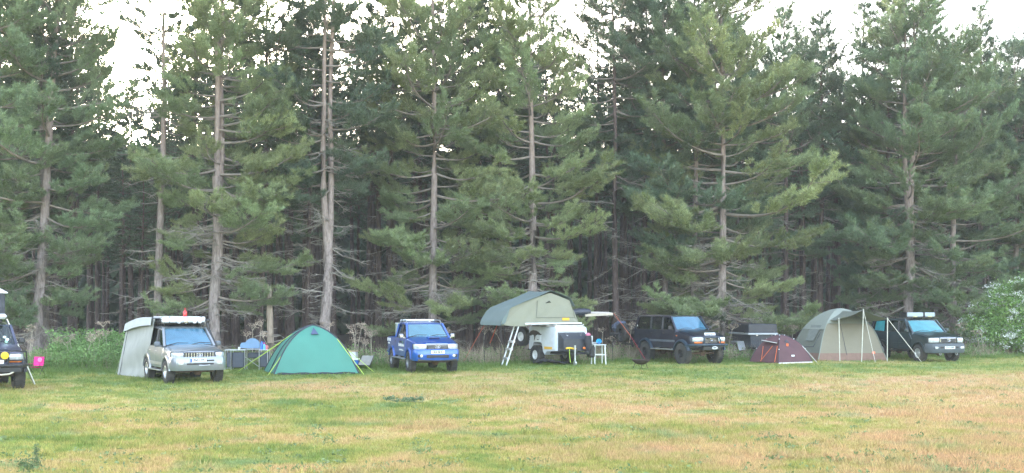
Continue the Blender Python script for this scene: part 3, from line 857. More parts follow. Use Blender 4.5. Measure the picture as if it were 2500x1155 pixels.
def make_car(name, label, wheel_px, Y, theta, S, group=None):
    """wheel_px: pixel column of the near front wheel; S: dimensions. Local x forward, y to the car's left, origin on the ground under the front axle"""
    th = R(theta)
    wx = gx(wheel_px, Y) if wheel_px is not None else S['wx']
    half = S['track'] / 2 * S.get('side', 1)
    root = empty(name, (wx + half * math.cos(th), Y + half * math.sin(th), 0), th - R(90), label, 'car', group)
    wb, Rw, Ra, W = S['wb'], S['rw'], S['ra'], S['w']
    xf, xr, zs, zb = S['xf'], -(S['wb'] + S['ro']), S['sill'], S['belt']
    zn, zc, xc, zr = S['nose'], S['cowl'], S['xc'], S['roof']
    paint = S['paint']
    hw = W / 2
    def zbot(x):
        z = zs
        for cx in (0, -wb):
            d = x - cx
            if abs(d) < Ra: z = max(z, Rw + math.sqrt(Ra * Ra - d * d))
        if x < -wb - Ra: z = max(z, zs + .04 + .1 * (-wb - Ra - x))
        if x > Ra: z = max(z, zs + .08)
        return z
    def plan(x):
        t = 1.0
        if x > .2: t -= .075 * ((x - .2) / (xf - .2)) ** 2.2
        if x > xf - .3: t -= .15 * ((x - xf + .3) / .3) ** 2.2
        if x < xr + .5: t -= .05 * ((xr + .5 - x) / .5) ** 2
        return t * hw
    def section(x):
        zt, y = zbot(x), plan(x)
        if x > xc:
            t = (x - xc) / (xf - xc)
            zsh = zc - .05 + (zn - .05 - zc + .05) * t ** 1.5
            ztop = zsh + .055
            if t > .93: d = (t - .93) / .07; zsh -= .05 * d; ztop -= .055 * d
            return [(0, zt), (y * .93, zt), (y * .985, zt + .03), (y, zt + (zsh - zt) * .5), (y * .985, zsh - .09), (y * .95, zsh - .02), (y * .86, zsh + .012), (y * .5, ztop - .008), (0, ztop)]
        zsh = zb - .0
        zin = S.get('floor', .62)
        if x > xc - .12: zin = zc
        if x < xr + .06: zin = zb
        if 'bed' in S and S['bed'] - .05 < x < S['bed'] + .02: zin = zb
        if 'bed' in S and x <= S['bed']: zsh = S['bedz']; zin = zin if zin == S.get('floor', .62) else zsh
        return [(0, zt), (y * .93, zt), (y * .985, zt + .03), (y, zt + (zsh - zt) * .55), (y * .985, zsh - .07), (y * .965, zsh), (y * .90, zsh + .002), (y * .87, min(zin, zsh)), (0, min(zin, zsh))]
    xs = {xf, xf - .03, xf - .07, xf - .12, xf - .18, xf - .24, xf - .3, xc, xc - .13, xc - .1201, xc - .3, xr, xr + .055, xr + .061, xr + .2}
    for cx in (0, -wb):
        for k in range(13): xs.add(cx + Ra * math.cos(math.pi * k / 12) * (1.0001 if k in (0, 12) else 1))
        xs.add(cx + Ra + .002); xs.add(cx - Ra - .002)
    k = xc - .5
    while k > xr + .3: xs.add(k); k -= .22
    if 'bed' in S: xs |= {S['bed'] + .021, S['bed'] + .019, S['bed'], S['bed'] - .001, S['bed'] - .051}
    xs = sorted(x for x in xs if xr <= x <= xf)
    rings = []
    for x in xs:
        h = section(x)
        rings.append([Vector((x, y, z)) for y, z in h] + [Vector((x, -y, z)) for y, z in reversed(h[1:-1])])
    MB().loft(rings).build('body', paint, root, 32)
    # panels that open: bonnet and doors, standing a few millimetres proud with shut lines between
    def skin(nm, x0, x1, idx, sgn, off, m, n=9):
        g = []
        for i in range(n):
            x = x0 + (x1 - x0) * i / (n - 1)
            h = section(x)
            g.append([Vector((x, h[j][0] * sgn + (off * sgn if j < 6 else 0), h[j][1] + (off if j >= 5 else 0))) for j in idx])
        return MB().sheet(g, .012).build(nm, m, root, 40)
    gB = []
    for i in range(12):
        x = xc + .03 + (xf - .1 - xc - .03) * i / 11
        h = section(x)
        half_ = [(h[6][0], h[6][1] + .006), (h[7][0], h[7][1] + .012), (h[8][0], h[8][1] + .014)]
        gB.append([Vector((x, -y, z)) for y, z in half_] + [Vector((x, y, z)) for y, z in reversed(half_[:-1])])
    bon = MB().sheet(gB, .014).build('bonnet', paint, root, 40)
    low = S.get('lower', paint)
    for sgn in (-1, 1):
        for (x0, x1) in S['doors']:
            d = skin('door', x0, x1, [2, 3, 4, 5], sgn, .007, paint)
            y = plan(x1 - .2) * .985 + .01
            hb = MB(); hb.box((x0 + .16 if x1 > x0 else x0, sgn * (y + .012), zb - .14), (.16, .03, .035), .01)
            hb.build('door_handle', S.get('handle', BLACK), d)
        sm = MB(); sm.box(((S['doors'][0][1] + S['doors'][-1][0]) / 2, sgn * (hw + .012), S.get('mould', zs + .32)), (S['doors'][0][1] - S['doors'][-1][0] + .1, .02, .09), .008)
        sm.build('side_moulding', S.get('moulding', low), root)
        st = MB(); st.box(((-Ra - wb + Ra) / 2 - .0, sgn * (hw - .02 + S.get('stepout', .06)), zs - .05), (wb - 2 * Ra - .06, .16, .045), .015)
        for q in (-.35, .35): st.bar(((-wb) / 2 + q * wb * .6, sgn * (hw - .2), zs), ((-wb) / 2 + q * wb * .6, sgn * (hw + .02), zs - .05), .04)
        st.build('side_step', S.get('stepm', STEELBLACK), root)
        for cx in (0, -wb):
            g = []
            fw, ft = S.get('flare', (.05, .075))
            for i in range(17):
                a = math.pi * (-.06 + 1.12 * i / 16)
                y0 = plan(cx + Ra * math.cos(a)) * .985
                c, s_ = math.cos(a), math.sin(a)
                zc_ = lambda rr: max(Rw + rr * s_, S.get('flarez', zs - .03))
                ro, ri = Ra + ft, Ra - .015
                g.append([Vector((cx + ro * c, sgn * (y0 - .005), zc_(ro))), Vector((cx + (ro - .012) * c, sgn * (y0 + fw * .75), zc_(ro - .012))), Vector((cx + (Ra + .01) * c, sgn * (y0 + fw), zc_(Ra + .01))), Vector((cx + ri * c, sgn * (y0 + fw * .85), zc_(ri))), Vector((cx + ri * c, sgn * (y0 - .03), zc_(ri)))])
            MB().loft(g).build('wheel_arch', S.get('flarem', paint), root, 40)
    # greenhouse
    yb, yr = hw * .93, hw * S.get('tumble', .80)
    xrf, xrr, xt = S['xrf'], S['xrr'], S['xt']
    zr_ = zr - .075
    n = 10
    g = []
    for i in range(n + 1):
        t = i / n
        x = xrf + (xrr - xrf) * t
        z = zr - .05 * (1 - t) ** 3 - .025 * t ** 4 - (.02 if i in (0, n) else 0)
        row = []
        for y, dz in ((-1.02, -.075), (-1.0, -.04), (-.9, -.008), (-.5, 0.0), (0, .006), (.5, 0.0), (.9, -.008), (1.0, -.04), (1.02, -.075)):
            row.append(Vector((x, yr * y, z + dz)))
        g.append(row)
    MB().sheet(g, .03).build('roof', paint, root, 50)
    pil = MB()
    def side_pt(x, t, sgn, inset=0.0):
        """point on the window plane: t 0 at the belt, 1 at the roof"""
        return Vector((x, sgn * (yb + (yr - yb) * t - inset), zb + .0 + (zr_ - zb) * t))
    for sgn in (-1, 1):
        pm = MB()
        pm.bar((xc - .02, sgn * yb, zc - .04), (xrf + .01, sgn * yr, zr_ + .01), .075, .06)
        pm.build('front_pillar', paint, root)
        for (xa, xb_) in S['pillars']:
            q = MB(); q.bar(side_pt(xa, -.02, sgn), side_pt(xb_, 1.02, sgn), .085, .05); q.build('door_pillar', S.get('pillarm', BLACK), root)
        q = MB(); q.bar(side_pt(xt + .05, -.02, sgn, .01), side_pt(xrr + .03, 1.0, sgn), .13, .07); q.build('rear_pillar', paint, root)
        # belt rail and window rail
        q = MB(); q.bar((xc - .03, sgn * (yb + .01), zb + .012), (xt + .02, sgn * (yb + .01), zb + .012), .03, .035); q.build('window_rail', BLACK, root)
        edges = [(xc - .05, xrf)] + list(S['pillars']) + [(xt + .05, xrr + .03)]
        for a, b in zip(edges[:-1], edges[1:]):
            pts = [side_pt(a[0] - (.0 if a is not edges[0] else .06), .0, sgn, .012), side_pt(b[0], .0, sgn, .012), side_pt(b[1], 1, sgn, .012), side_pt(a[1], 1, sgn, .012)]
            MB().plate(pts, .006).build('side_window', S.get('sideglass', GLASS), root, 0)
    # windscreen, bowed
    def screen(x0, x1, z0, z1, y0, y1, bow, nm, m, off=0.0, inset=1.0, fold=0.0):
        g = []
        nc = 24 if fold else 10
        for i in range(6):
            t = i / 5
            row = []
            for j in range(nc + 1):
                s = -1 + 2 * j / nc
                s *= inset
                row.append(Vector((x0 + (x1 - x0) * t + bow * (1 - s * s) + off + fold * (j % 2), s * (y0 + (y1 - y0) * t), z0 + (z1 - z0) * t)))
            g.append(row)
        return MB().sheet(g, .006).build(nm, m, root, 60)
    ws = screen(xc - .03, xrf, zc - .02, zr_ + .015, yb * .97, yr * .96, .07, 'windscreen', GLASS_CLEAR)
    if S.get('shade'):
        screen(xc - .06, xrf - .03, zc + .02, zr_ - .015, yb * .96, yr * .95, .06, 'sunshade', S['shade'], -.03, .95, .018)
    for sgn, xo in ((-1, 0), (1, 0)):
        y0 = sgn * yb * .45 - .1
        wp = MB()
        z0 = zc + .01
        base = Vector((xc + .04, y0 - .25, z0)); t1 = Vector((xc - .0 + .03, y0 + .05, z0 + .07)); t2 = Vector((xc - .02 + .05, y0 + .42, z0 + .06))
        wp.tube([base, t1, t2], [.012, .012, .008], 4); wp.build('wiper', BLACK, root, 0)
    screen(xt - .0, xrr - .0, zb + .02, zr_, yb * .93, yr * .93, -.04, 'rear_window', GLASS)
    # cabin
    fl = S.get('floor', .62)
    cab = MB(); cab.box(((xc + xt) / 2 - .1, 0, fl + .03), (abs(xt - xc) - .3, hw * 1.6, .05)); cab.build('cabin_floor', INTERIOR, root)
    da = MB(); da.box((xc - .2, 0, zb - .07), (.34, hw * 1.68, .22), .06); da.build('dashboard', INTERIOR, root)
    sw = MB(); sw.tube([(xc - .45 + .06 * math.sin(a), -.36 + .18 * math.cos(a), zb + .0 + .17 * math.sin(a)) for a in [2 * math.pi * k / 14 for k in range(15)]], .014, 5, cap=False); sw.build('steering_wheel', BLACK, root)
    rows = S.get('seats', [xc - .95, xc - 1.8])
    for i, sx_ in enumerate(rows):
        for y in (-.36, .36):
            s_ = MB(); s_.box((sx_, y, fl + .28), (.5, .5, .16), .05); s_.box((sx_ - .27, y, zb + .0), (.13, .48, .68), .05, rot=(0, -.2, 0))
            s_.box((sx_ - .36, y, zb + .42), (.09, .25, .18), .04); s_.build('seat', INTERIOR, root)
    # wheels
    ty = tyre_mesh(Rw, S['tw'], S['rim'])
    rm = rim_mesh(S['rim'], S['tw'], S.get('spokes', 6), S.get('rimm', ALLOY))
    for cx in (0, -wb):
        for sgn in (-1, 1):
            o = link('wheel', ty, root, (cx, sgn * S['track'] / 2, Rw - .012), (0, rnd.uniform(0, 6), 0 if sgn < 0 else R(180)))
            link('rim', rm, o)
    ub = MB()
    ub.box((-wb / 2, 0, zs + .03), (wb - 2 * Ra, W * .7, .14), .04); ub.box((xf - .55, 0, zs + .02), (.5, W * .5, .16), .04)
    for sgn in (-1, 1): ub.bar((xf - .15, sgn * .42, zs + .06), (xr + .2, sgn * .42, zs + .06), .08, .12)
    ub.build('chassis', UNDER, root)
    for cx in (0, -wb):
        ax = MB(); ax.tube([(cx, -S['track'] / 2 + .1, Rw), (cx, S['track'] / 2 - .1, Rw)], .05, 8); ax.lathe([(.02, -.14), (.13, -.08), (.15, 0), (.13, .08), (.02, .14)], 12, Matrix.Translation((cx, .15 if cx == 0 else 0, Rw)) @ Matrix.Rotation(R(90), 4, 'Y'))
        for sgn in (-1, 1): ax.tube([(cx - .02, sgn * .5, Rw), (cx - .02, sgn * .48, Rw + .42)], .05, 7)
        ax.build('axle', AXLE, root)
    # mirrors
    for sgn in (-1, 1):
        mi = MB(); mi.box((xc - .22, sgn * (hw + .12), zb + .1), (.11, .2, .17), .04); mi.bar((xc - .2, sgn * (hw - .04), zb + .03), (xc - .2, sgn * (hw + .06), zb + .05), .05)
        mi.build('door_mirror', S.get('mirror', BLACK), root)
    # tail lights
    for sgn in (-1, 1):
        t_ = MB(); t_.box((xr + .01, sgn * (hw * .86), zb - .2), (.05, .14, .3), .015); t_.build('tail_light', mat('tail_red', (.4, .02, .02), rough=.2, coat=1), root)
    rbm = MB(); rbm.box((xr - .03, 0, zs + .14), (.14, W * .94, .2), .05); rbm.build('rear_bumper', S.get('bumperm', paint), root)
    S['root'] = root; S['plan'] = plan; S['section'] = section; S['bonnet'] = bon
    return root

def wrap_bumper(root, S, z0, z1, m, out=.1, name='front_bumper', lip=.02):
    xf, hw, Ra = S['xf'], S['w'] / 2, S['ra']
    pts = [(Ra + .05, hw + .005), (xf - .22, hw - .0), (xf - .06, hw * .95), (xf + out * .55, hw * .84), (xf + out * .9, hw * .55), (xf + out, 0)]
    pts = pts + [(x, -y) for x, y in reversed(pts[:-1])]
    rings = []
    for x, y in pts:
        nx = (x - (xf - .5)); L = math.hypot(nx, y) or 1
        ux, uy = nx / L, y / L
        h = z1 - z0
        rings.append([Vector((x + ux * d, y + uy * d, z0 + h * t)) for d, t in ((-.12, 0), (-.02, 0), (.012, .14), (.02, .5), (.008, .86), (-.02, 1), (-.12, 1))])
    return MB().loft(rings).build(name, m, root, 40)
def outline_x(S, y):
    """how far forward the nose reaches at a given distance from the centre line"""
    a, b = .2, S['xf']
    if S['plan'](b) >= abs(y): return b
    for _ in range(30):
        m = (a + b) / 2
        if S['plan'](m) >= abs(y): a = m
        else: b = m
    return a
def headlamp(root, S, y, z, w, h, x, yaw, name='headlight', m=None, ch=.03, rise=0.0, bez=.014):
    """lamp that follows the rounded corner of the nose; a dark bezel frames it"""
    for sgn in (-1, 1):
        def strip(g0, out, nm, mm, par):
            rings = []
            n = 9
            for i in range(n):
                t = i / (n - 1)
                yy = y - w / 2 - g0 + (w + 2 * g0) * t
                yy = min(yy, S['w'] / 2 * .985)
                xx = outline_x(S, min(yy, S['w'] / 2 * .97)) + out
                k = math.sqrt(max(0, 1 - abs(2 * t - 1) ** 6)) * .5 + .5
                hz = (h / 2 + g0) * (.8 + .2 * k); zz = z + rise * t
                rings.append([Vector((xx - .08, sgn * yy, zz - hz)), Vector((xx - .006, sgn * yy, zz - hz)), Vector((xx + .012, sgn * yy, zz - hz * .5)), Vector((xx + .014, sgn * yy, zz + hz * .4)), Vector((xx - .008, sgn * yy, zz + hz)), Vector((xx - .08, sgn * yy, zz + hz))])
            return MB().loft(rings).build(nm, mm, par, 40)
        o = strip(0, .022, name, m or LAMP, root)
        strip(bez, .008, 'bezel', BLACK, o)
    return o
def number_plate(root, loc, s, size=(.52, .115), rot=(0, 0, 0), m=WHITEPLATE, band=None, tilt=0.0, ts=.105):
    b = MB(); b.box((0, 0, 0), (.014, size[0], size[1]), .004)
    o = b.build('number_plate', m, root, loc=loc, rot=(0, -tilt, 0))
    text(o, s, ts, (.0075, .02 if band else 0, 0), (R(90), 0, R(90)), INK, sx=.86, bold=.0035)
    if band:
        q = MB(); q.box((.0078, -size[0] / 2 + .03, 0), (.003, .05, size[1] * .9)); q.build('blue_band', mat('plate_band', (.03, .12, .6), var=0), o)
    return o
# ------------------------------------------------------------------ silver estate four-wheel drive
Sp = dict(track=1.56, wb=2.675, rw=.385, ra=.455, w=1.76, xf=.80, ro=1.1, sill=.46, belt=1.16, nose=1.05, cowl=1.22, xc=-.42, xrf=-1.10, xrr=-3.45, xt=-3.72, roof=1.84,
          paint=SILVER, lower=SILVERLOW, doors=[(-1.52, -.50), (-2.42, -1.54)], pillars=[(-1.53, -1.6), (-2.45, -2.5)], tw=.27, rim=.205, flare=(.06, .085), spokes=5, shade=SHADE_BLUE, mould=.62, moulding=SILVERLOW, stepm=SILVERLOW, handle=SILVERLOW, mirror=mat('mirror_grey', (.12, .14, .17), rough=.4))
P_CAR = make_car('estate_car', 'silver four-wheel drive with a loaded white roof rack and grey rear awning', 412, 37.2, 30, Sp)
r = P_CAR
wrap_bumper(r, Sp, .44, .88, SILVER, .12)
headlamp(r, Sp, .69, .945, .34, .15, .815, .32, bez=.022)
gr = MB(); gr.box((.80, 0, .945), (.06, .96, .17), .02); gr = gr.build('grille', BLACK, r)
for k in range(11):
    b = MB(); b.box((.842, -.43 + .086 * k, .945), (.03, .036, .15), .01); b.build('grille_bar', CHROME, gr)
badge(gr, (.862, 0, .95), .085, CHROME)
b = MB(); b.box((.915, 0, .655), (.06, .86, .055), .01); b.box((.915, .2, .76), (.05, .5, .05), .01); b.build('air_intake', BLACK, r)
number_plate(r, (.952, -.07, .77), 'FN51 YPJ', band=True)
for sgn in (-1, 1):
    b = MB(); b.box((.905, sgn * .60, .68), (.06, .22, .11), .02, rot=(0, 0, -sgn * .3)); b.build('fog_light', LAMP, r)
b = MB(); b.tube([(.95, -.05, .61), (.985, .1, .60), (.985, .22, .61), (.95, .3, .62)], .018, 6); b.build('tow_hook', ALLOY, r)
# snorkel on the car's left
b = MB(); b.tube([(-.1, .86, 1.0), (-.42, .88, 1.1), (-.62, .87, 1.3), (-1.05, .78, 1.78), (-1.1, .78, 1.98)], .05, 8); b.box((-1.06, .78, 2.02), (.2, .13, .1), .03); b.build('snorkel', BLACK, r)
# roof rack with its load
rk = MB()
for y in (-.66, .66):
    rk.bar((-1.15, y, 1.93), (-3.3, y, 1.93), .03); rk.bar((-1.15, y, 2.06), (-3.3, y, 2.06), .03)
    for x in (-1.15, -1.7, -2.3, -2.9, -3.3): rk.bar((x, y, 1.8), (x, y, 2.07), .028)
for x in (-1.15, -1.5, -1.9, -2.3, -2.7, -3.1, -3.3): rk.bar((x, -.66, 1.93), (x, .66, 1.93), .03)
rk.build('roof_rack', STEELBLACK, r)
WHITEBOX = mat('white_canvas_bag', (.72, .73, .74), rough=.6, var=.08)
lb = empty('roof_awning', (0, 0, 0), 0, 'long white rolled awning case lying across the silver car roof rack', 'awning')
lb.parent = None
lb.matrix_world = r.matrix_basis
b = MB(); b.box((-1.12, -.02, 2.055), (.17, 1.42, .19), .03); b.build('case', WHITEBOX, lb)
for y in (-.5, .1, .55):
    b = MB(); b.box((-1.12, y, 2.055), (.178, .04, .198), .03); b.build('strap', BLACK, lb)
for k, y in enumerate((-.22, .02, .30, .48)):
    b = MB(); b.lathe([(.02, -.05), (.055, -.05), (.075, .0), (.075, .04), (.065, .045), (.01, .045)], 14, Matrix.Translation((-.985, y, 2.0)) @ Matrix.Rotation(R(90), 4, 'Y'))
    o = b.build('spotlight', LAMP if k != 1 else CHROME, r)
sb = empty('storage_box', (0, 0, 0), 0, 'flat white storage box strapped down behind the rolled case on the silver car', 'box')
sb.matrix_world = r.matrix_basis
b = MB(); b.box((-2.2, 0, 2.04), (1.6, 1.15, .18), .04); b.build('shell', WHITEBOX, sb)
b = MB(); b.box((-2.2, 0, 2.135), (1.64, 1.19, .03), .012); b.build('lid', mat('pale_lid', (.6, .61, .62), rough=.5), sb)
fl = empty('red_bottle', (0, 0, 0), 0, 'small red gas bottle standing up on the silver car roof load', 'bottle')
fl.matrix_world = r.matrix_basis @ Matrix.Translation((-1.5, .12, 2.15))
b = MB(); b.lathe([(.02, 0), (.065, 0), (.07, .03), (.07, .15), (.045, .21), (.02, .22)], 14); b.build('body', mat('red_enamel', (.6, .03, .03), rough=.35, coat=.5), fl)
b = MB(); b.lathe([(.02, .22), (.024, .22), (.024, .29), (.015, .3)], 8); b.build('valve', mat('red_cap', (.45, .05, .04), rough=.5), fl)

# rear awning tent of the silver car
CANVAS_GREY = mat('canvas_pale_grey', (.40, .41, .39), rough=.85, var=.09, scale=2.5, bump=.8, bscale=2.6, stretch=(1, 1, .45), trans=.12)
CANVAS_TOP = mat('canvas_roof_grey', (.47, .49, .51), rough=.8, var=.06, scale=2.5, bump=.3, bscale=3)
aw = empty('rear_awning', (0, 0, 0), 0, 'pale grey canvas awning tent joined to the back of the silver car', 'tent')
aw.matrix_world = r.matrix_basis
def patch(c00, c10, c11, c01, n=9, m=9, sag=0.0, bulge=Vector((0, 0, 0)), seed=0, rip=.0):
    c00, c10, c11, c01 = map(Vector, (c00, c10, c11, c01))
    g = []
    rr = random.Random(seed)
    ph = [rr.uniform(0, 6) for _ in range(4)]
    for i in range(n):
        u = i / (n - 1); row = []
        for j in range(m):
            v_ = j / (m - 1)
            p = (c00 * (1 - u) + c10 * u) * (1 - v_) + (c01 * (1 - u) + c11 * u) * v_
            k = 16 * u * (1 - u) * v_ * (1 - v_)
            p = p + bulge * k + Vector((0, 0, -sag * k))
            if rip: p = p + Vector((math.sin(u * 9 + ph[0] + v_ * 4), math.sin(v_ * 8 + ph[1] + u * 3), 0)) * rip * min(1, 3 * k)
            row.append(p)
        g.append(row)
    return g
x0, x1, x2 = -3.55, -4.75, -5.15
for sgn in (-1, 1):
    b = MB(); b.sheet(patch((x0 + .50, sgn * .90, .02), (x2 - .35, sgn * 1.32, .02), (x1 - .35, sgn * 1.04, 1.86), (x0 + 1.7, sgn * .80, 2.08), 13, 11, bulge=Vector((0, -sgn * .05, 0)), seed=3 + sgn, rip=.05)); b.build('side_wall', CANVAS_GREY, aw, 60)
    b = MB(); b.sheet([[Vector((x0 + 1.55 + (x1 - .40 - x0 - 1.55) * i / 10, sgn * (.86 + .235 * i / 10 + .02), 2.13 - .27 * i / 10 + .09 * math.sin(i / 10 * math.pi))), Vector((x0 + 1.5 + (x1 - .40 - x0 - 1.5) * i / 10, sgn * (.90 + .255 * i / 10 + .012 * math.sin(i * 2)), 1.86 - .27 * i / 10 + .06 * math.sin(i / 10 * math.pi)))] for i in range(11)], .008); b.build('roof_valance', CANVAS_TOP, aw, 60)
    b = MB(); b.tube([(x2 - .05, sgn * 1.30, .02), (x1 - .12, sgn * 1.10, 1.5), (x1 - .05, sgn * 1.06, 1.8)], .012, 6); b.build('zip_seam', mat('seam_grey', (.14, .14, .15)), aw)
b = MB(); b.sheet(patch((x2 - .35, -1.32, .02), (x2 - .35, 1.32, .02), (x1 - .35, 1.04, 1.86), (x1 - .35, -1.04, 1.86), 9, 9, bulge=Vector((.05, 0, 0)), rip=.02)); b.build('back_wall', CANVAS_GREY, aw, 60)
b = MB(); b.sheet(patch((x0 + 1.5, -.86, 2.10), (x1 - .40, -1.10, 1.84), (x1 - .40, 1.10, 1.84), (x0 + 1.5, .86, 2.10), 11, 11, bulge=Vector((0, 0, .16)))); b.build('roof', CANVAS_TOP, aw, 60)
for y in (-.9, .9):
    b = MB(); b.tube([(x1 - .4, y, 1.86), (x1 - .95, y * 1.5, 0)], .006, 4); b.build('guy_line', mat('cord_pale', (.5, .5, .45)), aw)

# ------------------------------------------------------------------ blue pickup
Sh = dict(track=1.60, wb=3.085, rw=.405, ra=.475, w=1.78, xf=.90, ro=1.2, sill=.55, belt=1.26, nose=1.12, cowl=1.33, xc=-.50, xrf=-1.18, xrr=-2.45, xt=-2.62, roof=1.885, bed=-2.66, bedz=1.27,
          paint=BLUE, doors=[(-1.55, -.52), (-2.48, -1.57)], pillars=[(-1.56, -1.62)], tw=.28, rim=.21, flare=(.07, .07), spokes=6, rimm=mat('dark_alloy', (.25, .26, .28), rough=.4, metal=.6), shade=SHADE_CYAN, mirror=CHROME, handle=CHROME, seats=[-1.35, -2.05], moulding=BLUE, mould=.75, tumble=.79, stepm=ALLOY)
H_CAR = make_car('pickup_truck', 'bright blue double cab pickup with chrome mirrors and white side lettering', 1003, 43.4, 17.5, Sh)
r = H_CAR; r['category'] = 'pickup'
wrap_bumper(r, Sh, .47, .90, BLUE, .12)
b = MB(); b.box((.94, 0, .50), (.14, 1.5, .1), .03); b.build('bumper_skirt', BLACK, r)
headlamp(r, Sh, .635, 1.0, .44, .19, .84, .38, ch=.045)
b = MB(); b.box((.905, 0, 1.0), (.09, .92, .23), .05); gr = b.build('grille', CHROME, r)
b = MB(); b.box((.935, 0, .985), (.06, .84, .19), .04); b.build('grille_recess', BLACK, gr)
for k in range(3):
    b = MB(); b.box((.96, 0, .935 + .05 * k), (.025, .78 - .03 * (2 - k), .012), .004); b.build('grille_bar', CHROME, gr)
badge(gr, (.985, 0, 1.0), .10, CHROME)
number_plate(r, (1.045, .0, .80), 'B20 BHS', m=YELLOWPLATE, ts=.115)
b = MB(); b.box((1.005, 0, .64), (.07, .86, .13), .02); b.build('air_intake', BLACK, r)
for sgn in (-1, 1):
    b = MB(); b.box((.965, sgn * .64, .66), (.08, .24, .14), .04, rot=(0, 0, -sgn * .35)); fr = b.build('fog_recess', BLACK, r)
    b = MB(); b.lathe([(.01, 0), (.055, 0), (.055, .03), (.02, .045)], 12, Matrix.Translation((.995, sgn * .62, .66)) @ Matrix.Rotation(R(90), 4, 'Y')); b.build('fog_light', LAMP, fr)
b = MB(); b.box((.2, .02, 1.315), (.36, .46, .08), .03, rot=(0, .07, 0)); sc = b.build('bonnet_scoop', BLUE, r)
b = MB(); b.box((.375, .02, 1.305), (.03, .40, .045), .01); b.build('scoop_mouth', BLACK, sc)
for sgn in (-1, 1):
    b = MB(); b.tube([(-1.25, sgn * .68, 1.85), (-1.42, sgn * .68, 1.95), (-2.2, sgn * .68, 1.96), (-2.42, sgn * .68, 1.87)], [.03, .028, .028, .03], 8); b.build('roof_rail', ALLOY, r)
b = MB(); b.box((-1.7, -.1, 1.955), (.07, 1.26, .06), .02); b.build('roof_bar', WHITEPLATE, r)
b = MB(); b.box((-2.2, -.1, 1.955), (.07, 1.26, .06), .02); b.build('roof_bar', WHITEPLATE, r)
b = MB()
for y in (-.6, .6):
    b.tube([(-2.75, y, 1.27), (-2.8, y, 1.85), (-2.82, y * .96, 1.93)], .035, 8); b.tube([(-2.8, y, 1.8), (-3.6, y, 1.3)], .035, 8)
b.tube([(-2.82, -.6, 1.93), (-2.82, .6, 1.93)], .035, 8)
b.build('sports_bar', ALLOY, r)
cr = empty('storage_crate', (0, 0, 0), 0, 'pale crate standing in the bed of the blue pickup behind the cab', 'crate')
cr.matrix_world = r.matrix_basis
b = MB(); b.box((-3.1, -.52, 1.36), (.5, .36, .86), .03); b.build('body', mat('pale_green_crate', (.42, .48, .44), rough=.6, var=.15), cr)
b = MB(); b.box((-3.1, -.52, 1.81), (.54, .40, .05), .02); b.build('lid', mat('crate_lid', (.6, .62, .58), rough=.6), cr)
# writing on the near side, words as far as they can be read
WHITEINK = mat('white_lettering', (.85, .86, .86), rough=.5, var=.02)
sd = (R(90), 0, 0)
yy = -(.89 + .012)
text(r, 'Blue Wheel Services', .15, (-1.27, yy - .004, 1.0), sd, WHITEINK, .78, .010)
text(r, 'Specialist 4x4 Garage', .11, (-1.25, yy - .004, .80), sd, WHITEINK, .8, .007)
text(r, 'STAY THE WILD', .16, (-3.63, -.905, 1.15), sd, WHITEINK, .62, .011)
text(r, 'adventure', .10, (-3.63, -.908, 1.02), sd, WHITEINK, .95, .004)
# small picture of two dark animals and a green bush above the door lettering
b = MB()
for cx, cz, sx, sz in ((-1.52, 1.12, .09, .05), (-1.28, 1.12, .08, .055)):
    b.plate([(cx + sx * math.cos(a), yy - .002, cz + sz * math.sin(a)) for a in [k * math.pi / 7 for k in range(14)]], .003)
b.build('animal_print', mat('print_dark', (.05, .04, .04), var=.3), r, 0)
b = MB(); b.plate([(-1.0 + (.12 if k % 2 else .07) * math.cos(k * math.pi / 8), yy - .002, 1.11 + (.08 if k % 2 else .05) * math.sin(k * math.pi / 8)) for k in range(16)], .003)
b.build('bush_print', mat('print_green', (.12, .25, .14), var=.3), r, 0)

# ------------------------------------------------------------------ dark blue four-wheel drive on big tyres
S8 = dict(track=1.68, wb=2.85, rw=.455, ra=.535, w=1.86, xf=.82, ro=1.05, sill=.66, belt=1.45, nose=1.24, cowl=1.47, xc=-.48, xrf=-1.05, xrr=-3.65, xt=-3.85, roof=2.12,
          paint=NAVY, doors=[(-1.56, -.56), (-2.5, -1.58)], pillars=[(-1.57, -1.63), (-2.52, -2.56)], tw=.33, rim=.20, flare=(.10, .09), flarem=NAVYFLARE, spokes=8, rimm=STEELBLACK, shade=SHADE_BLUE, floor=.8, moulding=mat('silver_moulding', (.10, .12, .15), rough=.5), mould=.98, stepm=ALLOY, flarez=.6, tumble=.84)
L_CAR = make_car('off_road_car', 'dark blue raised four-wheel drive on chunky black wheels beside the fire bowl', 1668, 49.7, 26, S8)
def face80(r, S, plate_txt=None):
    zz = S['nose'] - 1.24
    headlamp(r, S, .62, 1.08 + zz, .46, .17, .80, .22, ch=.035)
    headlamp(r, S, .62, .945 + zz, .36, .07, .82, .22, 'indicator', AMBER, .015)
    b = MB(); b.box((.80, 0, 1.05 + zz), (.08, .78, .26), .03); g_ = b.build('grille', BLACK, r)
    for k in range(4):
        q = MB(); q.box((.845, 0, .96 + .058 * k + zz), (.02, .66, .016), .004); q.build('grille_bar', CHROME, g_)
    badge(g_, (.865, 0, 1.06 + zz), .085, CHROME)
    return g_
r = L_CAR
face80(r, S8)
b = MB(); b.tube([(.35, -.99, .82), (.70, -.97, .84), (.95, -.78, .845), (.98, 0, .85), (.95, .78, .845), (.70, .97, .84), (.35, .99, .82)], .04, 8); bb = b.build('bumper_bar', NAVYFLARE, r)
b = MB()
for y in (-.42, .42): b.tube([(.97, y, .85), (.98, y * .98, 1.05), (.93, y * .9, 1.17)], .03, 8)
b.tube([(.93, -.378, 1.17), (.93, .378, 1.17)], .03, 8); b.build('hoop', NAVYFLARE, bb)
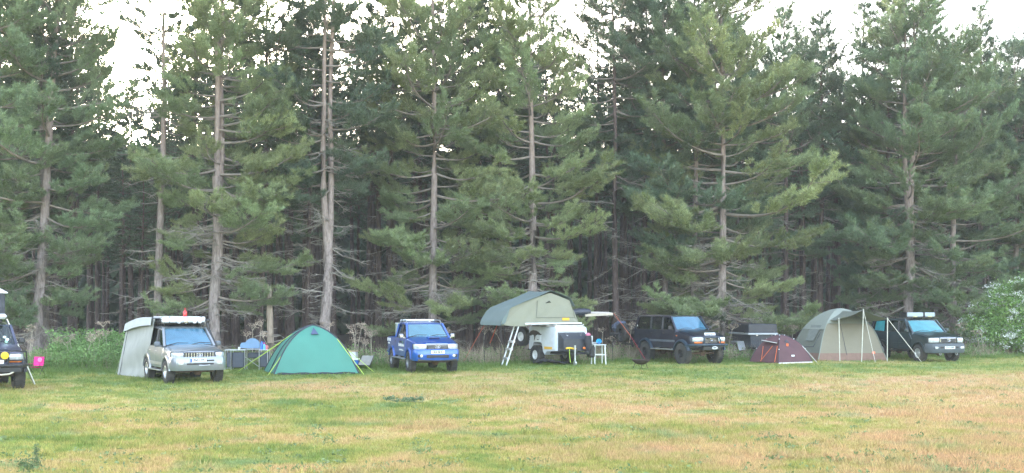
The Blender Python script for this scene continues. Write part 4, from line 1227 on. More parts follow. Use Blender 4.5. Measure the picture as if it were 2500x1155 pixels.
b = MB(); b.box((.78, 0, .70), (.34, .9, .2), .04); wi = b.build('winch', STEELBLACK, r)
b = MB(); b.tube([(.97, .12 + .13 * math.cos(a), .715 + .045 * math.sin(a)) for a in [2 * math.pi * k / 16 for k in range(17)]], .02, 6, cap=False); b.build('fairlead', WHITEPLATE, wi)
number_plate(r, (.72, .05, 1.29), 'PIWFE NO.12', size=(.56, .15), tilt=.3, ts=.095)
b = MB(); b.box((-.38, -.93, 1.22), (.09, .03, .05), .01); b.build('side_repeater', AMBER, r)
b = MB(); b.tube([(-3.0, -.80, 1.74), (-3.3, -.80, 1.745)], .012, 4); b.build('window_bar', mat('straw_bar', (.6, .5, .3)), r)
b = MB(); b.lathe([(.005, 0), (.045, 0), (.045, .004), (.005, .005)], 14, Matrix.Translation((-3.68, -.853, 1.62)) @ Matrix.Rotation(R(90), 4, 'X')); b.build('round_sticker', WHITEPLATE, r)
b = MB(); b.tube([(.5, -.55, .62), (.55, 0, .58), (.5, .55, .62)], .025, 6); b.build('steering_rod', AXLE, r)
b = MB(); b.box((-1.55, .05, .30), (.03, .5, .36), .01, rot=(0, .5, 0)); b.build('mud_flap', mat('red_brown_flap', (.2, .07, .06), rough=.8), r)
# swung-out carrier behind it with spare wheel
b = MB(); b.box((-4.35, -.15, .98), (.55, 1.4, .1), .03); tg = b.build('lowered_tailgate', NAVY, r)
b = MB(); b.bar((-3.9, -.95, .62), (-4.0, -1.0, .95), .07); b.bar((-4.0, -.98, .75), (-4.7, -1.05, .78), .07); b.bar((-4.45, -1.02, .75), (-4.45, -1.02, 1.5), .06); b.build('wheel_carrier', STEELBLACK, r)
o = link('spare_wheel', tyre_mesh(.43, .28, .2), r, (-4.45, -1.18, 1.28), (0, 0, 0)); link('rim', rim_mesh(.2, .28, 8, STEELBLACK), o)
bag = empty('blue_bag', (0, 0, 0), 0, 'crumpled blue bag on the carrier behind the dark blue car', 'bag')
bag.matrix_world = r.matrix_basis @ Matrix.Translation((-5.0, -.95, 1.05))
b = MB()
for k, (x, y, z, s_) in enumerate(((0, 0, .42, .36), (-.22, .1, .36, .28), (.2, -.08, .52, .26), (-.32, -.05, .46, .22))):
    b.lathe([(s_ * math.sin(a) * (1 + .15 * math.sin(5 * a + k)), -s_ * math.cos(a)) for a in [math.pi * q / 8 for q in range(9)]], 11, Matrix.Translation((x, y, z)) @ Matrix.Rotation(k * .7, 4, 'X'))
b.build('sack', mat('bag_blue', (.07, .095, .155), rough=.8, var=.5, scale=6, bump=.9), bag, 60)
b = MB(); b.box((.1, 0, .02), (.95, .9, .42), .08); b.build('base_box', STEELBLACK, bag)

# ------------------------------------------------------------------ dark green four-wheel drive at the right
S1 = dict(track=1.66, wb=2.85, rw=.40, ra=.47, w=1.88, xf=.86, ro=1.12, sill=.52, belt=1.30, nose=1.13, cowl=1.33, xc=-.46, xrf=-1.12, xrr=-3.72, xt=-3.95, roof=1.93,
          paint=GREENBLACK, doors=[(-1.58, -.56), (-2.52, -1.6)], pillars=[(-1.59, -1.66), (-2.55, -2.6)], tw=.29, rim=.215, flare=(.05, .06), spokes=6, shade=SHADE_TEAL, moulding=GREENBLACK, mould=.78, mirror=GREENBLACK, tumble=.83, handle=GREENBLACK)
G_CAR = make_car('estate_car', 'dark green four-wheel drive with turquoise windscreen shade and boxes on its roof', 2246, 51.8, 15, S1)
r = G_CAR
wrap_bumper(r, S1, .42, .84, GREYTRIM, .13)
headlamp(r, S1, .68, .99, .40, .20, .83, .33, ch=.04)
b = MB(); b.box((.87, 0, .99), (.08, .86, .24), .04); gr = b.build('grille', CHROME, r)
b = MB(); b.box((.892, 0, .985), (.05, .78, .17), .02); b.build('grille_recess', BLACK, gr)
for k in range(3):
    b = MB(); b.box((.92, 0, .94 + .045 * k), (.015, .77, .012), .003); b.build('grille_bar', GREYTRIM, gr)
badge(gr, (.928, 0, .985), .085, CHROME)
number_plate(r, (1.02, .0, .66), 'S719 AWP')
for sgn in (-1, 1):
    b = MB(); b.box((.968, sgn * .62, .66), (.06, .26, .11), .02, rot=(0, 0, -sgn * .28)); b.build('fog_light', LAMP, r)
    b = MB(); b.box((.985, sgn * .38, .67), (.05, .18, .08), .015); b.build('air_intake', BLACK, r)
    b = MB(); b.tube([(.9, sgn * .42 + .05 * math.cos(a), .38 + .05 * math.sin(a)) for a in [2 * math.pi * k / 10 for k in range(11)]], .014, 5, cap=False); b.build('tow_eye', ALLOY, r)
b = MB(); b.tube([(-.5, -.93, 1.0), (-.72, -.95, 1.32), (-1.02, -.86, 1.75), (-1.15, -.85, 1.92)], .045, 8); b.build('snorkel', GREENBLACK, r)
rk = MB()
for y in (-.7, .7):
    rk.bar((-1.2, y, 1.985), (-3.7, y, 1.985), .03)
    for x in (-1.3, -2.1, -2.9, -3.6): rk.bar((x, y, 1.86), (x, y, 2.0), .03)
for k in range(9): rk.bar((-1.2 - k * .31, -.7, 1.985), (-1.2 - k * .31, .7, 1.985), .03)
rk.build('roof_rack', STEELBLACK, r)
SOLAR = mat('roof_case_grey', (.36, .42, .45), rough=.35, var=.08)
for nm, y0, w_, lab in (('roof_case', -.22, .88, 'longer grey case at the front of the dark green car roof'), ('roof_case', .56, .56, 'shorter grey case beside the longer one on the dark green car roof')):
    rc = empty(nm, (0, 0, 0), 0, lab, 'case', 'grey cases on the dark green car roof')
    rc.matrix_world = r.matrix_basis
    b = MB(); b.box((-1.55, y0, 2.115), (.6, w_, .2), .02); b.build('shell', SOLAR, rc)
    for e in (-1, 1):
        q = MB(); q.box((-1.55, y0 + e * w_ / 2, 2.115), (.62, .05, .22), .012); q.build('end_cap', STEELBLACK, rc)
    q = MB(); q.box((-1.24, y0, 2.02), (.05, .22, .03), .01); q.build('latch', mat('yellow_latch', (.6, .5, .12)), rc)
# reflective cover in the rear quarter window
b = MB(); b.plate([(-2.72, -.905, 1.33), (-3.5, -.905, 1.36), (-3.42, -.845, 1.78), (-2.75, -.835, 1.82)], .02); b.build('window_cover', SHADE_TEAL, r, 0)

# ------------------------------------------------------------------ faded navy four-wheel drive cut by the left edge
S0 = dict(S8); S0.update(paint=PURPLE, flarem=BLACK, shade=None, track=1.66, side=-1, rw=.42, ra=.50, belt=1.33, nose=1.16, cowl=1.36, roof=1.98, sill=.58, floor=.72, mould=.9, spokes=8, rimm=STEELBLACK, tw=.32, flarez=.52)
for k in ('root', 'plan', 'section', 'bonnet'): S0.pop(k, None)
F_CAR = make_car('off_road_car', 'faded navy four-wheel drive with yellow spotlights, cut by the left edge', 44, 35.0, 33, S0)
r = F_CAR
face80(r, S0)
b = MB(); b.tube([(.30, -.97, .72), (.70, -.96, .74), (.98, -.75, .74), (1.0, 0, .74), (.98, .75, .74), (.70, .96, .74), (.30, .97, .72)], .05, 8); b.box((.86, 0, .62), (.3, 1.6, .22), .05); bb = b.build('bull_bar', STEELBLACK, r)
b = MB()
for s_ in (-1, 1):
    b.tube([(.98, s_ * .40, .74), (1.0, s_ * .40, 1.0), (.98, s_ * .42, 1.16), (.93, s_ * .62, 1.18), (.80, s_ * .93, 1.14), (.72, s_ * .95, .9), (.70, s_ * .95, .74)], .025, 7)
    b.tube([(.96, s_ * .42, .9), (.80, s_ * .93, .88)], .02, 6)
b.tube([(1.0, -.4, 1.14), (1.0, .4, 1.14)], .025, 7); b.build('hoop', STEELBLACK, bb)
YEL = mat('yellow_cover', (.85, .52, .02), rough=.4, coat=.4, var=.06)
for y in (-.28, .28):
    b = MB(); b.lathe([(.02, -.05), (.08, -.04), (.11, .02), (.11, .05), (.10, .06), (.01, .065)], 18, Matrix.Translation((1.06, y, 1.05)) @ Matrix.Rotation(R(90), 4, 'Y')); b.build('spotlight', YEL, r)
b = MB(); b.box((1.03, 0, .86), (.014, .52, .115), .004); b.build('number_plate', WHITEPLATE, r)
b = MB(); b.tube([(1.0, .0, .52), (1.02, .2, .48), (1.02, .42, .5), (.98, .55, .56)], .025, 6); b.build('winch_rope', mat('rope_pale', (.6, .55, .45)), r)
for k, (y, z) in enumerate(((.55, 1.55), (.62, 1.48), (.58, 1.42))):
    b = MB(); b.lathe([(.003, 0), (.05, 0), (.05, .004), (.003, .005)], 12, Matrix.Translation((xcs := -.55 - (z - 1.36) * .9 + .09, y, z)) @ Matrix.Rotation(R(50), 4, 'Y')); b.build('screen_sticker', mat('sticker_%d' % k, [(.6, .75, .7), (.8, .85, .9), (.5, .8, .6)][k], var=.05), r)
# hard shell roof tent, raised, and its ladder
rt = empty('roof_tent', (0, 0, 0), 0, 'raised hard shell roof tent with white lid on the car at the left edge', 'tent')
rt.matrix_world = r.matrix_basis
b = MB(); b.box((-1.95, 0, 2.19), (2.2, 1.32, .16), .06); b.build('lower_shell', WHITEBOX, rt)
b = MB(); b.box((-1.95, 0, 2.04), (2.0, 1.1, .1), .03); b.build('mount_bar', STEELBLACK, rt)
b = MB(); b.box((-1.95, 0, 2.6), (2.1, 1.22, .68), .02); b.build('canvas_wall', mat('black_canvas', (.06, .065, .08), rough=.9, var=.2, bump=.5, bscale=5), rt)
g = []
for i in range(9):
    u = i / 8; row = []
    for j in range(9):
        v_ = j / 8
        k = min(1, 6 * u, 6 * (1 - u)) * min(1, 5 * v_, 5 * (1 - v_))
        row.append(Vector((-.83 - 2.24 * u, -.68 + 1.36 * v_, 2.92 + .17 * math.sqrt(max(k, 0)))))
    g.append(row)
b = MB(); b.sheet(g, .03); b.build('lid', WHITEPLATE, rt, 60)
la = empty('ladder', (0, 0, 0), 0, 'pale telescopic ladder leaning from the raised roof tent by the left edge', 'ladder')
la.matrix_world = r.matrix_basis
ta, tb = Vector((-1.32, .72, 2.1)), Vector((-1.48, 1.58, .0))
for off in (0, .34):
    o_ = Vector((-off, off * .12, 0))
    b = MB(); b.bar(ta + o_, tb + o_, .085, .035); b.build('rail', ALLOY, la)
for k in range(1, 7):
    p = ta.lerp(tb, k / 7); b = MB(); b.bar(p, p + Vector((-.34, .041, 0)), .05, .025); b.build('rung', ALLOY, la)
# ------------------------------------------------------------------ tents
LIME = mat('lime_cord', (.55, .72, .12), rough=.6, var=.05)
POLE = mat('tent_pole', (.62, .62, .56), rough=.4, metal=.4, var=.1)
def dome(root, corners, apex, m, power=(1.0, 1.0), sag=.06, names=None, mats=None, n=12, k=11, lift=0.03, flare=.0):
    """tent skin between poles that rise from each corner to the apex: one panel for each pair of neighbouring corners"""
    cx, cy = apex[0], apex[1]
    def pole(c, t):
        a = t * math.pi / 2
        z = math.sin(a) ** power[1]; f = (1 - flare) * math.cos(a) ** power[0] + flare * (1 - z) ** 4
        return Vector((cx + (c[0] - cx) * f, cy + (c[1] - cy) * f, lift + (apex[2] - lift) * z))
    out = []
    for i, c in enumerate(corners):
        d = corners[(i + 1) % len(corners)]
        g = []
        for a in range(n + 1):
            t = a / n
            if a == n: t = .995
            p, q = pole(c, t), pole(d, t)
            mid = (p + q) / 2
            inward = Vector((cx, cy, mid.z)) - mid
            row = []
            for b_ in range(k):
                s = b_ / (k - 1)
                w = 4 * s * (1 - s) * math.sin(t * math.pi)
                row.append(p.lerp(q, s) + (inward.normalized() * sag * w if inward.length > 1e-3 else Vector((0, 0, 0))))
            g.append(row)
        b = MB(); b.sheet(g, .006)
        out.append(b.build(names[i] if names else 'panel', mats[i] if mats else m, root, 50))
    return pole, out
def cord(root, a, b, m, r=.007, name='guy_line'):
    q = MB(); q.tube([a, b], r, 5); return q.build(name, m, root, 0)

# green dome tent
TEAL = mat('tent_green', (.075, .275, .215), rough=.6, var=.05, scale=1.5, bump=.25, bscale=2.2, trans=.15)
DARKTRIM = mat('tent_trim_dark', (.05, .055, .075), rough=.7, var=.1)
gt = empty('dome_tent', (0, 0, 0), 0, 'green dome tent with lime guy lines between silver car and blue pickup', 'tent')
ox, oy = gx(765, 43.3), 43.3
gt.location = (ox, oy, 0)
L = lambda px, Y: (gx(px, Y) - ox, Y - oy)
gc = [L(669, 41.7), L(876, 42.3), L(858, 45.0), L(645, 44.0)]
ga = (L(763, 43.2)[0], 0.0, 1.78)
pole, pans = dome(gt, gc, ga, TEAL, (1.35, .95), .05, ['front_panel', 'right_panel', 'back_panel', 'left_panel'], flare=.14)
for c in gc:
    b = MB(); b.tube([pole(c, t / 14) + Vector((0, 0, .014)) for t in range(15)], .025, 6); b.build('pole_sleeve', DARKTRIM, gt)
b = MB(); b.tube([pole(gc[3], t / 14).lerp(pole(gc[0], t / 14), .52) + Vector((-.0, -.02, .0)) for t in range(15)], .02, 6); b.build('pole_sleeve', DARKTRIM, gt)
# rain vent near the top of the front panel
pf = lambda s, t: pole(gc[0], t).lerp(pole(gc[1], t), s)
b = MB(); b.plate([pf(.40, .60) + Vector((0, -.035, 0)), pf(.62, .60) + Vector((0, -.035, 0)), pf(.5, .79) + Vector((0, -.03, .02))], .012); b.build('vent', mat('vent_mesh', (.07, .09, .17), rough=.8), gt, 0)
g = []
for i in range(15):
    s = .04 + .92 * i / 14
    p = pf(s, 0.0)
    g.append([p + Vector((0, -.012, -.02)), p + Vector((0, -.03, .05 + .015 * math.sin(i * 1.7)))])
b = MB(); b.sheet(g, .008); b.build('skirt', DARKTRIM, gt)
for c, t, e in ((gc[0], .52, L(655, 41.6)), (gc[3], .62, L(581, 43.9)), (gc[3], .45, L(583, 44.3)), (gc[1], .52, L(889, 41.7)), (gc[2], .5, L(912, 43.6))):
    cord(gt, pole(c, t), (e[0], e[1], .01), LIME, .012)
for c in gc:
    b = MB(); b.lathe([(.004, 0), (.012, .02), (.012, .1), (.02, .11), (.02, .12)], 6, Matrix.Translation((c[0] * 1.03, c[1] * 1.03, 0))); b.build('peg', CHROME, gt)

# maroon pop up tent
MAROON = mat('tent_maroon', (.115, .055, .062), rough=.75, var=.12, scale=2, bump=.3, bscale=3, trans=.08)
mt_ = empty('dome_tent', (0, 0, 0), 0, 'small maroon dome tent with orange cords beside the big grey tent', 'tent')
ox, oy = gx(1905, 51.3), 51.3
mt_.location = (ox, oy, 0)
mc = [L(1901, 49.9), L(1984, 50.9), L(1950, 53.2), L(1830, 51.3)]
ma = (L(1905, 51.3)[0], .1, 1.23)
pole, pans = dome(mt_, mc, ma, MAROON, (1.25, .95), .04, ['front_panel', 'side_panel', 'back_panel', 'door_panel'], flare=.12)
for c in mc:
    b = MB(); b.tube([pole(c, t / 12) + Vector((0, 0, .01)) for t in range(13)], .013, 5); b.build('pole_sleeve', DARKTRIM, mt_)
    for t in (.3, .62, .85):
        b = MB(); b.box(pole(c, t) + Vector((0, 0, .02)), (.05, .05, .035), .012); b.build('pole_clip', WHITEPLATE, mt_)
# porch hood over the door, its pale hem, orange cords
da_, db_ = pole(mc[0], .50), pole(mc[3], .60)
out = Vector((-.28, -.32, -.02))
hood = [[pole(mc[0], .72), pole(mc[3], .78)], [pole(mc[0], .60).lerp(da_ + out * .6, .6), pole(mc[3], .7).lerp(db_ + out * .8, .6)], [da_ + out * .45, db_ + out * .9]]
b = MB(); b.sheet(hood, .008); b.build('porch_hood', MAROON, mt_, 50)
b = MB(); b.tube([da_ + out * .46, db_ + out * .92], .016, 6); b.build('hood_hem', mat('hem_pale', (.7, .68, .66)), mt_)
ORANGE = mat('orange_cord', (.75, .16, .05), rough=.6)
pd = lambda s, t: pole(mc[0], t).lerp(pole(mc[3], t), s) + Vector((-.03, -.04, 0))
cord(mt_, pd(.3, .4), pd(.62, .02), ORANGE, .012, 'cord'); cord(mt_, pd(.75, .38), pd(.6, .06), ORANGE, .012, 'cord'); cord(mt_, pd(.06, .4), pd(.12, .02), ORANGE, .014, 'cord')
pfm = lambda s, t: pole(mc[0], t).lerp(pole(mc[1], t), s) + Vector((.0, -.03, 0))
b = MB(); b.plate([pfm(.27, .52), pfm(.5, .50), pfm(.40, .60) + Vector((0, -.1, .02))], .01); b.build('vent_flap', DARKTRIM, mt_, 0)
b = MB(); b.box(pfm(.37, .43), (.10, .02, .12), .02); b.build('orange_toggle', ORANGE, mt_)
b = MB(); b.box(pfm(.46, .15) + Vector((0, -.01, 0)), (.16, .012, .07), .004, rot=(0, 0, .35)); b.build('maker_label', WHITEPLATE, mt_)
b = MB(); b.sheet([[Vector((mc[0][0] + (mc[1][0] - mc[0][0]) * i / 10, mc[0][1] + (mc[1][1] - mc[0][1]) * i / 10 - .01, .0)), Vector((mc[0][0] + (mc[1][0] - mc[0][0]) * i / 10, mc[0][1] + (mc[1][1] - mc[0][1]) * i / 10, .05))] for i in range(11)], .008); b.build('hem', mat('hem_pale', (.7, .68, .66)), mt_)
cord(mt_, pole(mc[1], .4), (mc[1][0] + .15, mc[1][1] - .2, .01), mat('hem_pale', (.7, .68, .66)), .012)

# big grey green tent with front canopy
GREYGREEN = mat('canvas_grey_green', (.20, .215, .18), rough=.85, var=.06, scale=2, bump=.3, bscale=2.6, trans=.08)
BEIGE = mat('canvas_beige', (.26, .235, .175), rough=.85, var=.05, scale=2, bump=.25, bscale=3, trans=.06)
ROOFG = mat('canvas_roof_green', (.26, .285, .245), rough=.75, var=.05, scale=2, bump=.2, bscale=2)
bt = empty('cabin_tent', (0, 0, 0), 0, 'big grey green tent with propped front canopy beside dark green car', 'tent')
ox, oy = gx(2065, 54.2), 54.2
bt.location = (ox, oy, 0)
bc = [L(1998, 52.7), L(2164, 53.0), L(2140, 55.9), L(1926, 55.1)]
ba = (L(2052, 54.3)[0], .1, 2.36)
pole, pans = dome(bt, bc, ba, GREYGREEN, (1.15, .85), .05, ['front_wall', 'right_wall', 'back_wall', 'left_wall'], [BEIGE, GREYGREEN, GREYGREEN, GREYGREEN], flare=.13)
# roof sheet covering the top, with a hanging edge
for i in range(4):
    c, d = bc[i], bc[(i + 1) % 4]
    g = []
    lo = {0: .46, 1: .5, 2: .4, 3: .36}[i]
    for a in range(9):
        t = lo + (.995 - lo) * a / 8
        g.append([pole(c, t).lerp(pole(d, t), s / 8) + Vector((0, 0, .02)) + (pole(c, t).lerp(pole(d, t), s / 8) - Vector((ba[0], ba[1], 1.2))).normalized() * .025 for s in range(9)])
    b = MB(); b.sheet(g, .008); b.build('roof_sheet', ROOFG, bt, 50)
for i, c in enumerate(bc):
    b = MB(); b.tube([pole(c, t / 14) + Vector((0, 0, .03)) for t in range(15)], .028, 6); b.build('pole_sleeve', GREYGREEN if i else ROOFG, bt)
# brown mud wall along the foot
MUD = mat('mud_wall', (.25, .155, .12), rough=.85, var=.1)
for i in (0, 3, 1):
    c, d = bc[i], bc[(i + 1) % 4]
    g = []
    for s in range(13):
        p, q = Vector((c[0], c[1], 0)).lerp(Vector((d[0], d[1], 0)), s / 12), pole(c, .055).lerp(pole(d, .055), s / 12)
        o_ = (Vector((p.x - ba[0], p.y - ba[1], 0))).normalized() * (.02 + .012 * math.sin(s * 2.3))
        g.append([p + o_, q + o_ + Vector((0, 0, .02))])
    b = MB(); b.sheet(g, .008); b.build('mud_wall', MUD, bt, 50)
# window outline on the left wall, door zips on the front wall
pl = lambda s, t: pole(bc[0], t).lerp(pole(bc[3], t), s) + Vector((-.05, -.03, 0))
b = MB(); b.tube([pl(.12, .33), pl(.24, .13), pl(.62, .12)], .012, 5); b.build('window_seam', DARKTRIM, bt)
b = MB(); b.plate([pl(.2, .44), pl(.72, .44), pl(.62, .2), pl(.3, .2)], .006); b.build('window_mesh', mat('tent_mesh', (.2, .22, .2), rough=.9), bt, 0)
pfb = lambda s, t: pole(bc[0], t).lerp(pole(bc[1], t), s) + Vector((0, -.03, 0))
for s0, s1 in ((.3, .42),):
    b = MB(); b.tube([pfb(s0 + (s1 - s0) * (1 - k / 8), .04 + .5 * k / 8) for k in range(9)], .009, 5); b.build('door_zip', DARKTRIM, bt)
# canopy on three poles
CANOPY = mat('canopy_green', (.19, .21, .175), rough=.8, var=.06, scale=2, bump=.2, bscale=2.5, trans=.18)
v3 = lambda px, Y, py: Vector((L(px, Y)[0], L(px, Y)[1], gz(py, Y)))
p1, p2, p3 = v3(2048, 52.0, 778.5), v3(2108, 51.7, 757), v3(2167, 51.7, 778)
b1, b2, b3 = pole(bc[0], .52) + Vector((.1, 0, .05)), pole(bc[0], .78).lerp(pole(bc[1], .78), .5) + Vector((0, 0, .06)), pole(bc[1], .50) + Vector((.05, 0, .05))
def can(s, t):
    f = p1.lerp(p2, s * 2) if s < .5 else p2.lerp(p3, s * 2 - 1)
    k = b1.lerp(b2, s * 2) if s < .5 else b2.lerp(b3, s * 2 - 1)
    return f.lerp(k, t) + Vector((0, 0, -.10 * math.sin(t * math.pi) * (1 - .5 * math.cos(4 * math.pi * s)) - .05 * math.sin(2 * math.pi * s) ** 2 * (1 - t)))
b = MB(); b.sheet([[can(s / 16, t / 8) for t in range(9)] for s in range(17)], .008); b.build('canopy', CANOPY, bt, 60)
for p, px, Y in ((p1, 2050.5, 52.0), (p2, 2103.5, 51.7), (p3, 2166, 51.7)):
    e = Vector((L(px, Y)[0], L(px, Y)[1], 0))
    b = MB(); b.tube([e, e.lerp(p, .5), p + Vector((0, 0, .05))], .021, 8); b.build('canopy_pole', POLE, bt)
WC = mat('cord_white', (.72, .70, .62))
cord(bt, p2, Vector((*L(2137, 50.9), .02)), WC, .009); cord(bt, p3, Vector((*L(2250, 51.0), .02)), WC, .011)
b = MB(); b.box((*L(2133, 51.6), .42), (.14, .03, .10), .03); b.build('orange_flag', mat('flag_orange', (.85, .25, .14)), bt)

# ------------------------------------------------------------------ camper trailer with roof tent
TH = R(31)
Hd, Nd = Vector((math.sin(TH), -math.cos(TH), 0)), Vector((-math.cos(TH), -math.sin(TH), 0))     # forward, and out of the near side
C0 = Vector((1.98, 50.15, 0))
WHITEPAINT = mat('trailer_white', (.72, .76, .82), rough=.4, coat=.5, var=.05, dirt=((.5, .48, .44), .25))
DARKBOX = mat('nose_box_grey', (.038, .043, .056), rough=.45, var=.12)
tr = empty('camper_trailer', tuple(C0), TH - R(90), 'white off-road camper trailer carrying an open roof tent', 'trailer')
# local x forward, y to the far side (left), near side is -y
b = MB()
prof = [(-1.08, .62), (-1.08, 1.55), (-1.02, 1.62), (.98, 1.62), (1.06, 1.55), (1.06, .60), (.35, .56), (.20, .40), (.05, .56), (-.02, .86), (-.18, .98), (-.62, .98), (-.78, .86), (-.86, .62)]
b.loft([[Vector((x, y, z)) for x, z in prof] for y in (-.78, .78)]); b.build('body', WHITEPAINT, tr, 30)
b = MB(); b.box((-.5, -.785, 1.24), (.78, .02, .62), .01); d = b.build('side_door', WHITEPAINT, tr)
b = MB(); b.box((-.32, -.80, 1.05), (.1, .02, .04), .008); b.build('handle', STEELBLACK, d)
b = MB(); b.box((.52, -.785, 1.12), (.9, .02, .95), .01); b.build('side_door', WHITEPAINT, tr)
# leopard-on-branch print, dark
b = MB()
pts = [(-1.02, 1.33), (-.9, 1.42), (-.7, 1.46), (-.45, 1.44), (-.25, 1.38), (-.1, 1.30), (.02, 1.30), (-.12, 1.25), (-.35, 1.27), (-.5, 1.22), (-.58, 1.05), (-.64, .98), (-.62, 1.14), (-.66, 1.24), (-.8, 1.25), (-.9, 1.20), (-1.02, 1.24)]
b.add([(x, -.802, z) for x, z in pts] + [(x, -.799, z) for x, z in pts], [tuple(range(len(pts))), tuple(range(len(pts), 2 * len(pts)))] + [(k, (k + 1) % len(pts), len(pts) + (k + 1) % len(pts), len(pts) + k) for k in range(len(pts))])
b.build('tree_print', mat('print_tree', (.045, .035, .03), var=.5, scale=25), tr, 0)
b = MB(); b.box((.5, -.80, .71), (.62, .012, .11), .003); b.build('yellow_strip', mat('strip_yellow', (.82, .48, .06), var=.06), tr)
b = MB(); b.box((1.07, 0, 1.50), (.05, 1.5, .19), .02); b.build('front_hood', WHITEPAINT, tr)
b = MB(); pr = [(1.06, .60), (1.5, .60), (1.5, 1.10), (1.12, 1.38), (1.06, 1.38)]
b.loft([[Vector((x, y, z)) for x, z in pr] for y in (-.66, .66)]); nb_ = b.build('nose_box', DARKBOX, tr, 30)
for y in (-.35, .35):
    q = MB(); q.box((1.3, y, 1.27), (.08, .07, .03), .01, rot=(0, R(37), 0)); q.build('latch', CHROME, nb_)
b = MB(); b.tube([(1.03, .77, 1.58), (1.07, .78, 1.3), (1.08, .79, .75)], .05, 6); b.build('corner_post', WHITEPAINT, tr)
b = MB(); b.box((0, 0, .50), (2.1, 1.1, .1), .02); b.bar((1.0, -.5, .50), (2.2, 0, .52), .09); b.bar((1.0, .5, .50), (2.2, 0, .52), .09); ch_ = b.build('drawbar', STEELBLACK, tr)
b = MB(); b.box((2.25, 0, .56), (.25, .12, .12), .03); b.build('coupling', STEELBLACK, tr)
b = MB(); b.tube([(1.75, -.25, .04), (1.75, -.25, .85)], .04, 8); b.lathe([(.02, -.04), (.09, -.04), (.1, 0), (.09, .04), (.02, .04)], 14, Matrix.Translation((1.75, -.25, .1)) @ Matrix.Rotation(R(90), 4, 'X')); b.build('jockey_wheel', ALLOY, tr)
b = MB(); b.tube([(1.62, -.62 + .1 * k, .72 + .02 * math.sin(k)) for k in range(6)], .04, 6); b.build('yellow_coupler', mat('coupler_yellow', (.85, .55, .04), rough=.4), tr)
for k, y in enumerate((-.45, -.2)):
    b = MB(); b.tube([(1.62, y, .7), (1.64, y, .4), (1.66, y + .03, .12)], .014, 5); b.build('cable', mat(('cable_lime', 'cable_yellow')[k], ((.5, .75, .1), (.8, .7, .1))[k]), tr)
b = MB(); b.box((1.60, .33, .72), (.06, .14, .09), .02); b.build('marker_lamp', AMBER, tr)
b = MB(); b.box((1.5, .75, .55), (.3, .3, .5), .06); b.build('jerry_holder', STEELBLACK, tr)
for sgn in (-1, 1):
    o = link('wheel', tyre_mesh(.40, .29, .20), tr, (-.40, sgn * .78, .39), (0, .4, 0 if sgn < 0 else R(180))); link('rim', rim_mesh(.20, .29, 8, WHITEPLATE), o)
b = MB(); b.tube([(-.4, -.75, .4), (-.4, .75, .4)], .045, 8); b.build('axle', AXLE, tr)
b = MB(); b.bar((-1.05, -.45, 1.05), (-1.45, -.75, 1.1), .07); b.bar((-1.05, -.45, .62), (-1.3, -.7, .6), .06); b.build('wheel_carrier', STEELBLACK, tr)
o = link('spare_wheel', tyre_mesh(.40, .28, .20), tr, (-1.42, -.90, 1.16), (0, 0, R(8))); link('rim', rim_mesh(.20, .28, 8, WHITEPLATE), o)
b = MB()
for x in (-.9, -.3, .3, .9): b.bar((x, -.75, 1.66), (x, .75, 1.66), .05)
for y in (-.7, .7): b.bar((-1.0, y, 1.71), (1.0, y, 1.71), .05)
b.build('roof_frame', ALLOY, tr)

# roof tent opening over the near side
FLY = mat('fly_grey_green', (.16, .205, .20), rough=.7, var=.06, scale=1.8, bump=.3, bscale=2.4)
SAND = mat('canvas_sand', (.29, .29, .225), rough=.85, var=.05, scale=2, bump=.3, bscale=2.6, trans=.06)
rt = empty('roof_tent', tuple(C0), TH - R(90), 'large folding roof tent with grey green fly on the white camper trailer', 'tent')
# local: u = -y runs out over the ladder, x along the trailer
fx, bx = .72, -.82
def U(u, z, x): return Vector((x, -u, z))
b = MB(); b.box((-.05, -.35, 1.765), (1.6, 2.3, .06), .015); b.build('platform', WHITEPLATE, rt)
out_f = [(-.64, 1.80), (-.14, 2.80), (.85, 3.12), (2.85, 2.47), (3.15, 1.80)]
def wall(x, nm):
    g = []
    top = lambda u: float(np.interp(u, [p[0] for p in out_f], [p[1] for p in out_f]))
    for i in range(25):
        u = -.62 + 3.75 * i / 24
        zt = top(u) - .03; zb_ = 1.80 - (.14 if u > 1.7 else 0) * min(1, (u - 1.7) * 3 if u > 1.7 else 0) + (0.1 * max(0, (u - 2.6)) if u > 2.6 else 0)
        g.append([U(u, zb_ + (max(zt, zb_ + .02) - zb_) * j / 8, x + (.015 * math.sin(i * .9 + j) if 0 < j < 8 else 0)) for j in range(9)])
    b = MB(); b.sheet(g, .008); return b.build(nm, SAND, rt, 60)
fw_ = wall(fx, 'front_wall'); wall(bx, 'back_wall')
b = MB(); b.sheet(patch(U(-.64, 1.8, fx), U(-.64, 1.8, bx), U(-.14, 2.8, bx), U(-.14, 2.8, fx), 5, 7)); b.build('end_wall', SAND, rt, 60)
